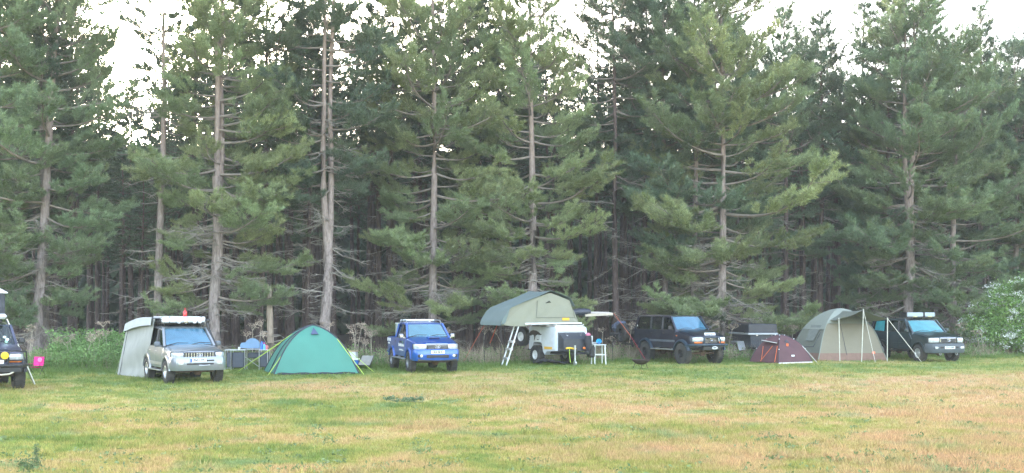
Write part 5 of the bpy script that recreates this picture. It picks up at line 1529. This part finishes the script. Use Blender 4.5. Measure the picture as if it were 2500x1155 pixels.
# fly: over the ridge, down the long slope, and hanging over the ladder
path_u = [(-.36, 2.50), (-.14, 2.86), (.35, 3.04), (.85, 3.17), (1.5, 2.97), (2.2, 2.74), (2.85, 2.50), (3.05, 2.32), (3.25, 1.98), (3.34, 1.80), (3.34, 1.70)]
g = []
for k, (u, z) in enumerate(path_u):
    row = []
    for j in range(9):
        x = bx - .10 + (fx - bx + .2) * j / 8
        sagz = -.04 * math.sin(j / 8 * math.pi) * (1 if 1 < k < 9 else 0)
        row.append(U(u + .02 * math.sin(j * 2.1 + k), z + sagz + (-.05 * abs(j / 4 - 1) if 3 < k < 8 else 0), x))
    g.append(row)
b = MB(); b.sheet(g, .01); b.build('fly_sheet', FLY, rt, 60)
b = MB(); b.sheet(patch(U(2.88, 2.46, fx + .09), U(3.27, 1.92, fx + .09), U(3.31, 1.72, fx + .09), U(3.12, 1.80, fx + .08), 5, 5)); b.build('fly_cheek', FLY, rt, 60)
# window panel seams, vent and orange label on the front wall
b = MB()
for q in ([(-.25, 2.55), (-.42, 2.02)], [(1.55, 2.02), (1.50, 2.74)], [(-.42, 2.02), (1.55, 2.02)]): b.tube([U(u, z, fx + .03) for u, z in q], .010, 5)
b.build('window_seam', mat('seam_olive', (.12, .12, .09)), rt, 0)
b = MB(); b.plate([U(.80, 2.66, fx + .02), U(1.08, 2.64, fx + .02), U(.94, 2.74, fx + .10)], .012); b.build('vent_flap', mat('vent_dark', (.06, .06, .05)), rt, 0)
b = MB(); b.box(U(.05, 1.95, fx + .03), (.014, .36, .11), .004); b.build('orange_label', mat('label_orange', (.85, .48, .05), var=.04), rt)
b = MB(); b.box(U(1.55, 1.765, fx + .08), (.03, 1.2, .07), .008, rot=(0, 0, 0)); b.box(U(.05, 1.765, fx + .08), (.03, 1.4, .06), .008); b.build('base_rail', WHITEPLATE, rt)
for u in (3.28,):
    for x in (bx, fx):
        b = MB(); b.tube([U(u, 1.75, x), U(u - (.0 if x == fx else .1), .0, x)], .014, 6); b.build('prop_pole', STEELBLACK, rt)
b = MB(); b.tube([U(2.2, 1.7, bx), U(2.2, 0, bx)], .014, 6); b.build('prop_pole', STEELBLACK, rt)
RED = mat('red_strap', (.55, .10, .05), rough=.7, var=.15)
b = MB(); b.bar(U(3.25, 1.72, bx + .1), U(4.0, .0, bx - .55), .045, .012); b.build('tie_strap', RED, rt)
b = MB(); b.bar(U(2.6, 1.75, bx + .1), U(2.75, .9, bx - .3), .045, .012); b.build('tie_strap', RED, rt)
# aluminium ladder
la = empty('ladder', tuple(C0), TH - R(90), 'aluminium step ladder leaning up under the trailer roof tent', 'ladder')
for x in (.30, .66):
    b = MB(); b.bar(U(2.35, 1.75, x), U(3.0, .0, x), .07, .03); b.build('rail', WHITEPLATE, la)
for k, t in enumerate((.42, .60, .82)):
    p, q = U(2.35, 1.75, .30).lerp(U(3.0, 0, .30), t), U(2.35, 1.75, .66).lerp(U(3.0, 0, .66), t)
    b = MB(); b.box((p + q) / 2, (.34, .16, .09), .01); b.build('step', ALLOY, la)
# bag awning on the far side with its cream strip
ag = empty('side_awning', tuple(C0), TH - R(90), 'half unrolled cream awning strip with black bag right of the roof tent', 'awning')
b = MB(); b.tube([U(-.45, 2.23, .45), U(-.8, 2.26, .43), U(-1.15, 2.25, .42), U(-1.42, 2.26, .40)], [.13, .16, .17, .13], 10); b.build('bag', mat('black_pvc', (.035, .04, .06), rough=.35, var=.3, bump=.6, bscale=6), ag, 60)
b = MB(); b.sheet(patch(U(-1.25, 2.18, .55), U(-2.78, 2.20, .32), U(-2.80, 2.25, -.10), U(-1.2, 2.27, -.25), 9, 7, sag=.05)); b.build('strip', mat('awning_cream', (.55, .50, .45), rough=.8, var=.06, bump=.3, bscale=3), ag, 60)
b = MB(); b.sheet(patch(U(-1.1, 2.05, .56), U(-2.75, 2.11, .34), U(-2.75, 2.20, .33), U(-1.1, 2.17, .55), 9, 3, sag=.04)); b.build('valance', mat('awning_sand', (.48, .42, .34), rough=.8, var=.08), ag, 60)
b = MB(); b.tube([U(-2.82, 2.2, .30), U(-2.80, 0, .20)], .012, 6); b.build('pole', STEELBLACK, ag)
b = MB(); b.bar(U(-2.82, 2.2, .30), U(-3.4, 1.2, .75), .04, .012); b.build('tie_strap', mat('strap_orange', (.75, .16, .06)), ag)
b = MB(); b.bar(U(-3.4, 1.2, .75), U(-4.0, .02, 1.2), .035, .012); b.build('tie_strap', mat('strap_red', (.6, .06, .09)), ag)

# things round the trailer
def box_thing(name, label, cat, loc, rz, parts):
    e = empty(name, loc, rz, label, cat)
    for nm, c, s_, ch, m in parts:
        b = MB(); b.box(c, s_, ch); b.build(nm, m, e)
    return e
wt = empty('folding_table', (gx(1463, 49.4), 49.4, 0), R(12), 'small white folding table holding a blue bowl beside the camper trailer', 'table')
WL = mat('white_enamel', (.74, .75, .74), rough=.4, var=.05)
b = MB(); b.box((0, .1, .84), (.56, .5, .03), .01); b.build('table_top', WL, wt)
for x in (-.22, .22):
    for y in (-.1, .32):
        b = MB(); b.bar((x, y, .83), (x * 1.12, y + (-.06 if y < 0 else .06), 0), .045, .035); b.build('leg', WL, wt)
for y in (-.13, .35):
    b = MB(); b.bar((-.235, y, .42), (.235, y, .42), .035); b.build('crossbar', WL, wt)
bw = empty('blue_bowl', (gx(1462, 49.4), 49.45, .855), 0, 'bright blue bowl on the small white table', 'bowl')
b = MB(); b.lathe([(.03, 0), (.07, .005), (.12, .09), (.115, .09), (.065, .015), (.01, .012)], 16, Matrix.Rotation(R(60), 4, 'X')); b.build('shell', mat('bowl_blue', (.03, .38, .72), rough=.4), bw, loc=(0, 0, .1))
b = MB(); b.lathe([(.01, 0), (.05, .0), (.06, .03), (.01, .035)], 12, Matrix.Rotation(R(60), 4, 'X')); b.build('foot', mat('bowl_dark', (.02, .16, .45), rough=.4), bw, loc=(0, -.04, .08))
ck = empty('camp_stove', (gx(1447, 49.6), 49.6, .855), R(20), 'small pale stove with raised lid at the end of the white table', 'stove')
b = MB(); b.box((0, 0, .05), (.26, .26, .09), .015); b.build('body', mat('stove_grey', (.45, .45, .43), rough=.5), ck)
b = MB(); b.box((-.06, .1, .22), (.2, .02, .3), .008, rot=(.25, 0, 0)); b.build('lid', WL, ck)
for x in (-.2, .2):
    b = MB(); b.bar((x * .5, 0, 0), (x * .5, 0, -.01), .02); b.build('foot', STEELBLACK, ck)
jk = empty('hanging_jacket', (gx(1436, 49.0), 49.0, 0), R(15), 'dark jacket hanging on the front corner of the camper trailer', 'jacket')
b = MB()
b.loft([[Vector((w_ * math.cos(a) + .02 * math.sin(3 * a + z * 5), d_ * math.sin(a), z)) for a in [2 * math.pi * k / 12 for k in range(12)]] for w_, d_, z in ((.08, .04, 1.28), (.16, .09, 1.2), (.18, .1, 1.0), (.15, .1, .75), (.12, .08, .55), (.03, .03, .47))])
b.build('body', mat('jacket_black', (.03, .03, .035), rough=.9, var=.3, bump=.8, bscale=7), jk, 60)
b = MB(); b.loft([[Vector((w_ * math.cos(a), d_ * math.sin(a), z)) for a in [2 * math.pi * k / 10 for k in range(10)]] for w_, d_, z in ((.05, .04, 1.37), (.12, .07, 1.31), (.1, .06, 1.24))]); b.build('collar', mat('scarf_red_blue', (.42, .13, .2), var=.6, scale=12), jk, 60)
b = MB(); b.bar((.0, .05, 1.35), (.0, .12, 1.4), .02); b.build('hook', STEELBLACK, jk)
gm = empty('ground_mat', (gx(1352, 49.0), 49.1, 0), TH, 'black mat and folded cover dropped under the camper trailer', 'mat')
b = MB(); b.sheet([[Vector((x * .16 - .7, y * .13 - .4, .04 + .05 * (math.sin(x * 1.9 + y) + 1) + .14 * math.exp(-((x - 2) ** 2) / 4) )) for y in range(7)] for x in range(10)], .02); b.build('sheet', mat('mat_black', (.03, .03, .032), rough=.8, var=.3), gm, 60)

# fire bowl
fb = empty('fire_bowl', (gx(1565, 45.8), 45.8, 0), 0, 'shallow dark iron fire bowl on thin legs in front of the cars', 'fire pit')
IRON = mat('iron_rust', (.06, .042, .038), rough=.7, metal=.3, var=.35)
b = MB(); b.lathe([(.01, .17), (.12, .18), (.26, .25), (.39, .37), (.395, .385), (.38, .385), (.25, .27), (.1, .2), (.01, .19)], 28); b.build('bowl', IRON, fb, 40)
for a in (.6, 2.6, 4.7):
    c, s_ = math.cos(a), math.sin(a)
    b = MB(); b.tube([(.24 * c, .24 * s_, .25), (.36 * c, .36 * s_, 0)], .011, 6); b.build('leg', IRON, fb)

# black box trailer with grey mudguards
T2 = R(9.5)
bt2 = empty('box_trailer', (gx(1800.5, 55.2) + .78 * math.cos(T2), 55.2 + .78 * math.sin(T2), 0), T2 - R(90), 'black box trailer with pale grey mudguards behind the maroon tent', 'trailer')
BOXBLACK = mat('trailer_black', (.032, .036, .048), rough=.45, var=.15, coat=.3)
PALEG = mat('mudguard_grey', (.42, .44, .46), rough=.5, var=.08)
b = MB(); b.loft([[Vector((x, y, z)) for x, y, z in ((-1.2, -w_, z_), (1.2, -w_, z_), (1.2, w_, z_), (-1.2, w_, z_))] for w_, z_ in ((.56, .58), (.60, 1.16))]); b.build('body', BOXBLACK, bt2, 20)
b = MB(); b.box((0, 0, 1.20), (2.62, 1.5, .09), .02); b.build('rim', PALEG, bt2)
b = MB(); b.box((0, 0, 1.46), (2.5, 1.42, .42), .03); ld = b.build('lid', BOXBLACK, bt2)
for y in (-.72,):
    for x in (-.8, .8):
        q = MB(); q.box((x, y, 1.27), (.08, .03, .1), .01); q.build('catch', CHROME, ld)
q = MB(); q.box((1.27, -.3, 1.14), (.05, .1, .08), .01); q.build('latch', CHROME, bt2)
for sgn in (-1, 1):
    o = link('wheel', tyre_mesh(.37, .25, .215), bt2, (.0, sgn * .78, .36), (0, .3, 0 if sgn < 0 else R(180))); link('rim', rim_mesh(.215, .25, 5, ALLOY), o)
    b = MB()
    pp = [(-.62, .50), (-.42, .82), (.36, .82), (.66, .42)]
    b.sheet([[Vector((x, sgn * .60, z)), Vector((x, sgn * .78, z)), Vector((x, sgn * .95, z - .02))] for x, z in pp], .03); b.build('mudguard', PALEG, bt2, 20)
b = MB(); b.box((0, 0, .54), (2.2, .9, .08), .02); b.bar((1.1, -.4, .52), (2.1, 0, .5), .08); b.bar((1.1, .4, .52), (2.1, 0, .5), .08); b.build('drawbar', STEELBLACK, bt2)
b = MB(); b.tube([(0, -.75, .37), (0, .75, .37)], .04, 8); b.build('axle', AXLE, bt2)

# ------------------------------------------------------------------ camp kitchen and loose gear
kt = empty('camp_kitchen', (gx(604, 45.6), 45.6, 0), R(3), 'folding camp kitchen with grey cupboards and blue wind shield by green tent', 'table')
GREYCLOTH = mat('cupboard_grey', (.085, .095, .12), rough=.85, var=.12)
for (x0_, x1_) in ((-.83, -.06), (.52, .83)):
    b = MB(); b.box(((x0_ + x1_) / 2, .0, .77), (x1_ - x0_ + .05, .5, .03), .008); b.build('table_top', mat('kitchen_top', (.62, .63, .62), rough=.35), kt)
b = MB(); b.box((.24, .0, .80), (.56, .48, .025), .008); b.build('stove_shelf', ALLOY, kt)
for x in (-.83, -.60, -.06, .50, .83):
    for y in (-.23, .23):
        b = MB(); b.bar((x, y, .77), (x, y, 0), .025); b.build('leg', ALLOY, kt)
b = MB(); b.bar((-.83, -.23, .06), (-.60, -.23, .06), .02); b.build('foot_bar', ALLOY, kt)
for (x0_, x1_, z0_) in ((-.78, -.62, .08), (-.56, -.10, .06), (.52, .81, .08)):
    b = MB(); b.box(((x0_ + x1_) / 2, 0, (z0_ + .68) / 2), (x1_ - x0_, .42, .66 - z0_), .03); b.build('cupboard', GREYCLOTH, kt)
b = MB(); b.box((.24, .1, .55), (.46, .3, .22), .04); b.build('hanging_shelf', GREYCLOTH, kt)
b = MB(); b.bar((-.05, -.24, .5), (.48, -.24, .12), .022); b.bar((-.05, -.24, .12), (.48, -.24, .5), .022); b.build('cross_brace', ALLOY, kt)
WS = mat('wind_shield_blue', (.16, .27, .40), rough=.5, var=.08)
pts = [(.45 + .0, .83), (.46, 1.0), (.40, 1.13), (.26, 1.22), (.08, 1.22), (-.04, 1.15), (-.12, 1.06), (-.26, 1.05), (-.32, .97), (-.33, .83)]
b = MB(); b.add([(x, .20, z) for x, z in pts] + [(x, .235, z) for x, z in pts], [tuple(range(len(pts))), tuple(range(len(pts), 2 * len(pts)))] + [(k, (k + 1) % len(pts), len(pts) + (k + 1) % len(pts), len(pts) + k) for k in range(len(pts))]); b.build('wind_shield', WS, kt, 0)
def bottle(x, y, r, h, m, lab, name='bottle', cap=None):
    e = empty(name, (0, 0, 0), 0, lab, name)
    e.matrix_world = kt.matrix_basis @ Matrix.Translation((x, y, .787))
    b = MB(); b.lathe([(.005, 0), (r, 0), (r, h * .7), (r * .85, h * .8), (r * .4, h * .88), (r * .4, h * .92)], 12); b.build('body', m, e)
    b = MB(); b.lathe([(.004, h * .92), (r * .5, h * .92), (r * .5, h), (.004, h)], 10); b.build('cap', cap or WHITEPLATE, e)
PB, PR = mat('plastic_blue', (.05, .2, .62), rough=.35), mat('plastic_red', (.62, .05, .10), rough=.4)
bottle(.57, -.05, .055, .33, PB, 'tall blue bottle on the camp kitchen', cap=PB)
bottle(.65, .05, .06, .30, PR, 'red bottle behind the blue bottles on the camp kitchen', cap=PB)
bottle(.68, -.1, .05, .24, mat('plastic_cyan', (.15, .5, .75), rough=.4), 'light blue bottle on the camp kitchen', cap=PB)
def cup(x, y, r, h, m, lab):
    e = empty('cup', (0, 0, 0), 0, lab, 'cup')
    e.matrix_world = kt.matrix_basis @ Matrix.Translation((x, y, .787))
    b = MB(); b.lathe([(.004, 0), (r * .8, 0), (r, h), (r * .92, h), (r * .72, .01), (.004, .01)], 14); b.build('body', m, e)
    b = MB(); b.tube([(r * .9, 0, h * .3), (r * 1.5, 0, h * .4), (r * 1.5, 0, h * .75), (r * .95, 0, h * .85)], .009, 5); b.build('handle', m, e)
cup(.77, -.08, .05, .17, mat('cup_pink', (.75, .22, .25), rough=.4), 'pink cup at the right end of the camp kitchen')
cup(-.32, -.05, .04, .09, WL, 'small white cup on the left top of the camp kitchen')
fo = empty('folding_chair', (gx(889, 46.3), 46.3, 0), R(-20), 'grey folding chair lying tipped back right of the green tent', 'chair')
CH = mat('chair_grey', (.30, .29, .26), rough=.85, var=.1)
b = MB(); b.sheet(patch((-.26, -.05, .12), (.26, -.05, .12), (.30, .32, .50), (-.22, .32, .50), 6, 6, sag=.03)); b.build('backrest', CH, fo, 60)
b = MB(); b.sheet(patch((-.26, -.07, .12), (.26, -.07, .12), (.24, -.45, .16), (-.28, -.45, .16), 6, 6, sag=.03)); b.build('seat', mat('chair_dark', (.07, .07, .075), rough=.8), fo, 60)
for x in (-.27, .28):
    b = MB(); b.tube([(x, .34, .52), (x, -.06, .10), (x + .08, -.5, .03)], .014, 6); b.build('frame_tube', STEELBLACK, fo)
    b = MB(); b.tube([(x, -.45, .17), (x, .1, .02)], .012, 6); b.build('leg', STEELBLACK, fo)
cb = empty('cool_box', (gx(865, 46.8), 46.8, 0), R(-10), 'blue cool box with white lid half hidden by the green tent', 'cool box')
b = MB(); b.box((0, 0, .16), (.42, .32, .30), .03); b.build('body', PB, cb)
b = MB(); b.box((0, 0, .34), (.44, .34, .07), .025); b.build('lid', WL, cb)
b = MB(); b.tube([(-.22, -.0, .28), (-.2, -.19, .33), (.2, -.19, .33), (.22, 0, .28)], .012, 5); b.build('handle', WL, cb)
wcr = empty('side_table', (gx(860, 47.6), 47.6, 0), R(-8), 'white crate table with wooden lid standing behind the blue cool box', 'table')
b = MB(); b.box((0, 0, .45), (.40, .34, .34), .02); b.build('crate', WL, wcr)
b = MB(); b.box((0, 0, .64), (.46, .40, .035), .008); b.build('lid', mat('wood_lid', (.5, .36, .22), rough=.6, var=.2, scale=5, stretch=(1, 8, 1)), wcr)
for x in (-.17, .17):
    for y in (-.13, .13):
        b = MB(); b.bar((x, y, .29), (x * 1.1, y * 1.1, 0), .025); b.build('leg', ALLOY, wcr)
# child's pink chair
pk = empty('child_chair', (gx(90, 41.8), 41.8, 0), R(-8), 'bright pink folding child chair at the edge of the wood', 'chair')
PINK = mat('chair_pink', (.80, .025, .26), rough=.7, var=.1)
b = MB(); b.sheet(patch((-.19, .10, .33), (.19, .10, .33), (.21, .17, .66), (-.21, .17, .66), 6, 7, bulge=Vector((0, .03, 0)))); bk = b.build('backrest', PINK, pk, 60)
b = MB(); b.lathe([(.003, 0), (.085, 0), (.085, .006), (.003, .008)], 16, Matrix.Translation((.06, .105, .55)) @ Matrix.Rotation(R(90), 4, 'X')); b.build('round_print', mat('print_pink', (.85, .25, .5), var=.25, scale=25), bk)
b = MB(); b.sheet(patch((-.2, -.17, .30), (.2, -.17, .30), (.19, .13, .27), (-.19, .13, .27), 6, 6, sag=.03)); b.build('seat', PINK, pk, 60)
for x in (-1, 1):
    b = MB(); b.sheet(patch((x * .21, -.16, .40), (x * .21, .12, .41), (x * .25, .12, .41), (x * .25, -.16, .40), 3, 3)); b.build('armrest', PINK, pk, 60)
    b = MB(); b.tube([(x * .21, .17, .66), (x * .2, .1, .3), (x * .22, -.2, 0)], .009, 6); b.build('leg', STEELBLACK, pk)
    b = MB(); b.tube([(x * .21, -.17, .42), (x * .2, -.12, .25), (x * .22, .22, 0)], .009, 6); b.build('leg', STEELBLACK, pk)

# ------------------------------------------------------------------ undergrowth along the edge of the wood
ru = np.random.default_rng(21)
def edgeY(x): return 50.4 + .30 * x + .8 * np.sin(x * .45) + .5 * np.sin(x * 1.3)
def leaves(P, n, size, spread, rng):
    N = len(P) * n
    Q = np.repeat(P, n, 0) + rng.normal(0, 1, (N, 3)) * spread
    Q[:, 2] = np.abs(Q[:, 2])
    a = rng.normal(size=(N, 3)); a /= np.linalg.norm(a, axis=1)[:, None]
    b_ = np.cross(a, rng.normal(size=(N, 3))); b_ /= np.linalg.norm(b_, axis=1)[:, None]
    s = (size * rng.uniform(.6, 1.3, N))[:, None]
    return np.stack([Q - a * s, Q + b_ * s * .5, Q + a * s, Q - b_ * s * .5], 1).reshape(-1, 3)
# green ground cover: thick by the silver car's awning and right of the green car
P = []
for _ in range(9000):
    x = ru.uniform(-27, 32) if ru.random() < .7 else ru.uniform(-19.5, -14)
    d = ru.uniform(0, 3.2)
    y = edgeY(x) + d
    px = 1250 + FOC * x / y
    dens_ = 1.0 if 95 < px < 310 else (.8 if px > 2180 else (.75 if 850 < px < 960 else .45))
    if ru.random() > dens_: continue
    h = (1.4 if 125 < px < 320 else .65) * (.45 + .55 * min(1, d / 1.2)) * ru.uniform(.5, 1.15)
    P.append((x, y, h * ru.uniform(.15, 1)))
V = leaves(np.array(P), 13, .05, np.array([.12, .12, .10]), ru)
tag(link('ground_cover', tri_mesh('ground_cover', V, leaf_mat('nettle_leaves', (.15, .27, .08), (.24, .37, .13)), 4)), 'low green nettles and herbs along the foot of the wood', 'plants', kind='stuff')
# tall dry grass, bent stalks
N = 5200
x = ru.uniform(-27, 31, N); y = edgeY(x) + ru.uniform(-.1, 2.6, N); px = 1250 + FOC * x / y
k = ru.uniform(0, 1, N) < np.where((px > 1100) & (px < 1620), 1.0, np.where((px > 2300) | (px < 310), .5, .6)); x, y = x[k], y[k]
V = blades(np.stack([x, y, np.zeros_like(x)], 1), 6, ru.uniform(.45, 1.05, len(x)), .016, 1.1, ru)
tag(link('dry_grass', tri_mesh('dry_grass', V, leaf_mat('dry_stalks', (.36, .29, .20), (.52, .44, .33), .3))), 'tall straw coloured dry grass along the foot of the wood', 'grass', kind='stuff')
# greener long grass in front of it
N = 6500
x = ru.uniform(-27, 31, N); y = edgeY(x) + ru.uniform(-1.3, .6, N)
V = blades(np.stack([x, y, np.zeros_like(x)], 1), 6, ru.uniform(.10, .26, N), .014, .9, ru)
N2 = 1100
x2 = ru.uniform(-20, -13.6, N2); y2 = edgeY(x2) + ru.uniform(-.3, 2.2, N2)
V = np.concatenate([V, blades(np.stack([x2, y2, np.zeros_like(x2)], 1), 6, ru.uniform(.3, .8, N2), .018, .9, ru)])
tag(link('long_grass', tri_mesh('long_grass', V, leaf_mat('long_grass_green', (.13, .22, .05), (.22, .30, .09), .35))), 'longer green grass left uncut along the edge of the field', 'grass', kind='stuff')
# dead umbellifer stalks with brown heads
st, hd = MB(), []
for _ in range(120):
    x = float(ru.uniform(-26, 30)) if ru.random() < .85 else float(ru.uniform(-20, -14)); y = float(edgeY(np.array(x))) + float(ru.uniform(.3, 2.2))
    px = 1250 + FOC * x / y
    if not (95 < px < 320 or 860 < px < 980 or 1400 < px < 1560 or 2280 < px) and ru.random() < .6: continue
    h = float(ru.uniform(.8, 1.75)); lx, ly = ru.normal(0, .14, 2)
    top = Vector((x + lx, y + ly, h))
    st.tube([(x, y, 0), (x + lx * .4, y + ly * .4, h * .55), top], [.014, .011, .007], 4, cap=False)
    for q in range(int(ru.integers(4, 8))):
        a = ru.uniform(0, 6.28); e = top + Vector((math.cos(a) * ru.uniform(.08, .24), math.sin(a) * .16, ru.uniform(.04, .2)))
        st.tube([top - Vector((0, 0, .06)), e], [.006, .004], 3, cap=False)
        hd.append(tuple(e))
tag(st.build('dead_stalks', mat('stalk_pale', (.50, .43, .33), rough=.9, var=.2), None, smooth=0, fix=False), 'bare dead hogweed stalks standing along the wood', 'stalks', kind='stuff')
tag(link('seed_heads', tri_mesh('seed_heads', leaves(np.array(hd), 18, .034, np.array([.07, .07, .035]), ru), leaf_mat('seed_brown', (.26, .20, .155), (.40, .32, .25), .2), 4)), 'brown seed heads on the dead stalks by the wood', 'seed heads', kind='stuff')

# ------------------------------------------------------------------ flowering hawthorn at the right edge
hb = empty('hawthorn_bush', (gx(2465, 58.5), 58.5, 0), 0, 'hawthorn bush covered in white blossom at the right edge of the field', 'bush')
rh = np.random.default_rng(8)
lobes = [((0, 0, 2.0), (1.9, 1.5, 1.5)), ((-1.2, -.4, 1.5), (1.2, 1.1, .95)), ((1.4, 0, 2.3), (1.8, 1.4, 1.6)), ((.4, -.3, 3.0), (1.2, 1.1, .95)), ((-.5, -.5, 2.4), (1.1, 1.0, .9)), ((-2.0, -.3, 1.55), (.7, .7, .45)), ((1.0, -.8, 1.2), (1.7, 1.0, .9)), ((-.2, -.8, 1.1), (1.6, .9, .75)), ((1.9, -.3, 3.2), (1.3, 1.1, 1.0))]
LP, FP = [], []
for c, r_ in lobes:
    for _ in range(int(330 * r_[0] * r_[2])):
        v_ = rh.normal(size=3); v_ /= np.linalg.norm(v_)
        q = rh.uniform(.55, 1.08) * (1 + .15 * math.sin(5 * v_[0] + 3 * v_[2]))
        p = np.array(c) + v_ * np.array(r_) * q
        if p[2] < .35: continue
        LP.append(p)
        if q > .8 and v_[1] < .45 and rh.random() < .12:
            for _k in range(3): FP.append(p + v_ * .08 + rh.normal(0, .10, 3))
link('crown', tri_mesh('crown', leaves(np.array(LP), 8, .065, np.array([.12, .12, .10]), rh), leaf_mat('hawthorn_leaves', (.13, .235, .065), (.23, .345, .115)), 4), hb)
tag(link('blossom', tri_mesh('blossom', leaves(np.array(FP), 14, .046, np.array([.10, .07, .05]), rh), leaf_mat('hawthorn_blossom', (.62, .64, .58), (.80, .80, .78), .3), 4), hb), kind='stuff')
b = MB()
for k in range(7):
    a = k * .9; x = .5 * math.cos(a)
    b.tube([(x * .5, .2 * math.sin(a), -.1), (x, .4 * math.sin(a), .9), (x * 3, .9 * math.sin(a), 1.9), (x * 4.2, 1.1 * math.sin(a), 2.6)], [.09, .07, .045, .02], 7)
b.build('trunk', mat('hawthorn_bark', (.16, .13, .10), rough=.9, var=.3), hb, 60)

# ------------------------------------------------------------------ small things on the field
LEAFD = leaf_mat('weed_leaves', (.10, .16, .07), (.17, .24, .11))
# thistle at the lower left
th_ = empty('thistle', (gx(88, 17.7), 17.7, 0), 0, 'dark thistle standing at the lower left of the field', 'plant')
rt_ = np.random.default_rng(3)
b = MB(); b.tube([(0, 0, 0), (.01, 0, .3), (-.01, .01, .55)], [.008, .006, .003], 5)
for k in range(9): z = .05 + .05 * k; a = k * 2.4; b.tube([(0, 0, z), (.07 * math.cos(a), .07 * math.sin(a), z + .05)], [.004, .002], 3)
b.build('stem', mat('weed_stem', (.18, .2, .1)), th_)
pts = [np.array([rt_.normal(0, .045 * (1.3 - z)), rt_.normal(0, .04), z * .55]) for z in rt_.uniform(.05, 1, 90)]
link('foliage', tri_mesh('foliage', leaves(np.array(pts), 4, .022, np.array([.015, .015, .015]), rt_), LEAFD, 4), th_)
tw = empty('thistle', (gx(64, 17.5), 17.5, 0), 0, 'lower leafy thistle clump left of the tall dark thistle', 'plant')
pts = [np.array([rt_.normal(0, .12), rt_.normal(0, .06), abs(rt_.normal(0, .11))]) for z in range(120)]
link('foliage', tri_mesh('foliage', leaves(np.array(pts), 4, .028, np.array([.02, .02, .02]), rt_), LEAFD, 4), tw)
b = MB(); b.tube([(0, 0, 0), (.05, 0, .2)], [.008, .003], 5); b.build('stem', mat('weed_stem', (.18, .2, .1)), tw)
th_.scale = (.68,) * 3; tw.scale = (.75,) * 3
# fallen leafy spray
fs = empty('fallen_branch', (gx(985, 29.4), 29.4, 0), 0, 'fallen leafy green spray lying alone on the open field', 'branch')
pts = [np.array([t, .12 * math.sin(3 * t) + rt_.normal(0, .06), .05 + abs(rt_.normal(0, .05)) + (.08 if t < -.2 else .03)]) for t in rt_.uniform(-.5, .5, 110)]
link('foliage', tri_mesh('foliage', leaves(np.array(pts), 4, .032, np.array([.03, .03, .02]), rt_), leaf_mat('spray_leaves', (.12, .19, .10), (.20, .28, .15)), 4), fs)
b = MB(); b.tube([(-.5, 0, .12), (0, .02, .06), (.5, 0, .05)], [.006, .01, .012], 5); b.build('stem', mat('weed_stem', (.18, .2, .1)), fs)

rw_ = np.random.default_rng(44)
nW = 420
v = rw_.uniform(0, 1, nW); Yw = 1 / (1 / 15.0 + v * (1 / 44.0 - 1 / 15.0)); Xw = rw_.uniform(-.5, .5, nW) * Yw
PW = np.concatenate([np.stack([Xw + rw_.normal(0, .10, nW), Yw + rw_.normal(0, .08, nW), np.full(nW, .03)], 1) for _ in range(7)])
tag(link('field_weeds', tri_mesh('field_weeds', leaves(PW, 4, .035, np.array([.06, .05, .03]), rw_), leaf_mat('field_weed_leaves', (.11, .17, .06), (.22, .28, .12), .25), 4)), 'low broad leaved weeds dotted over the open field', 'weeds', kind='stuff')

# ------------------------------------------------------------------ evening haze hanging over field and wood
hz = MB()
hz.box((0, 60, 11.5), (420, 190, 25))
hm, ht, ho = nt('haze_air')
pv = ht.nodes.new('ShaderNodeVolumePrincipled')
pv.inputs['Color'].default_value = (.93, .95, 1.0, 1)
pv.inputs['Density'].default_value = 0.0005
ht.links.new(pv.outputs['Volume'], ho.inputs['Volume'])
tag(hz.build('haze', hm, None, smooth=0), 'thin pale evening haze over the field and the wood', 'haze', kind='stuff')
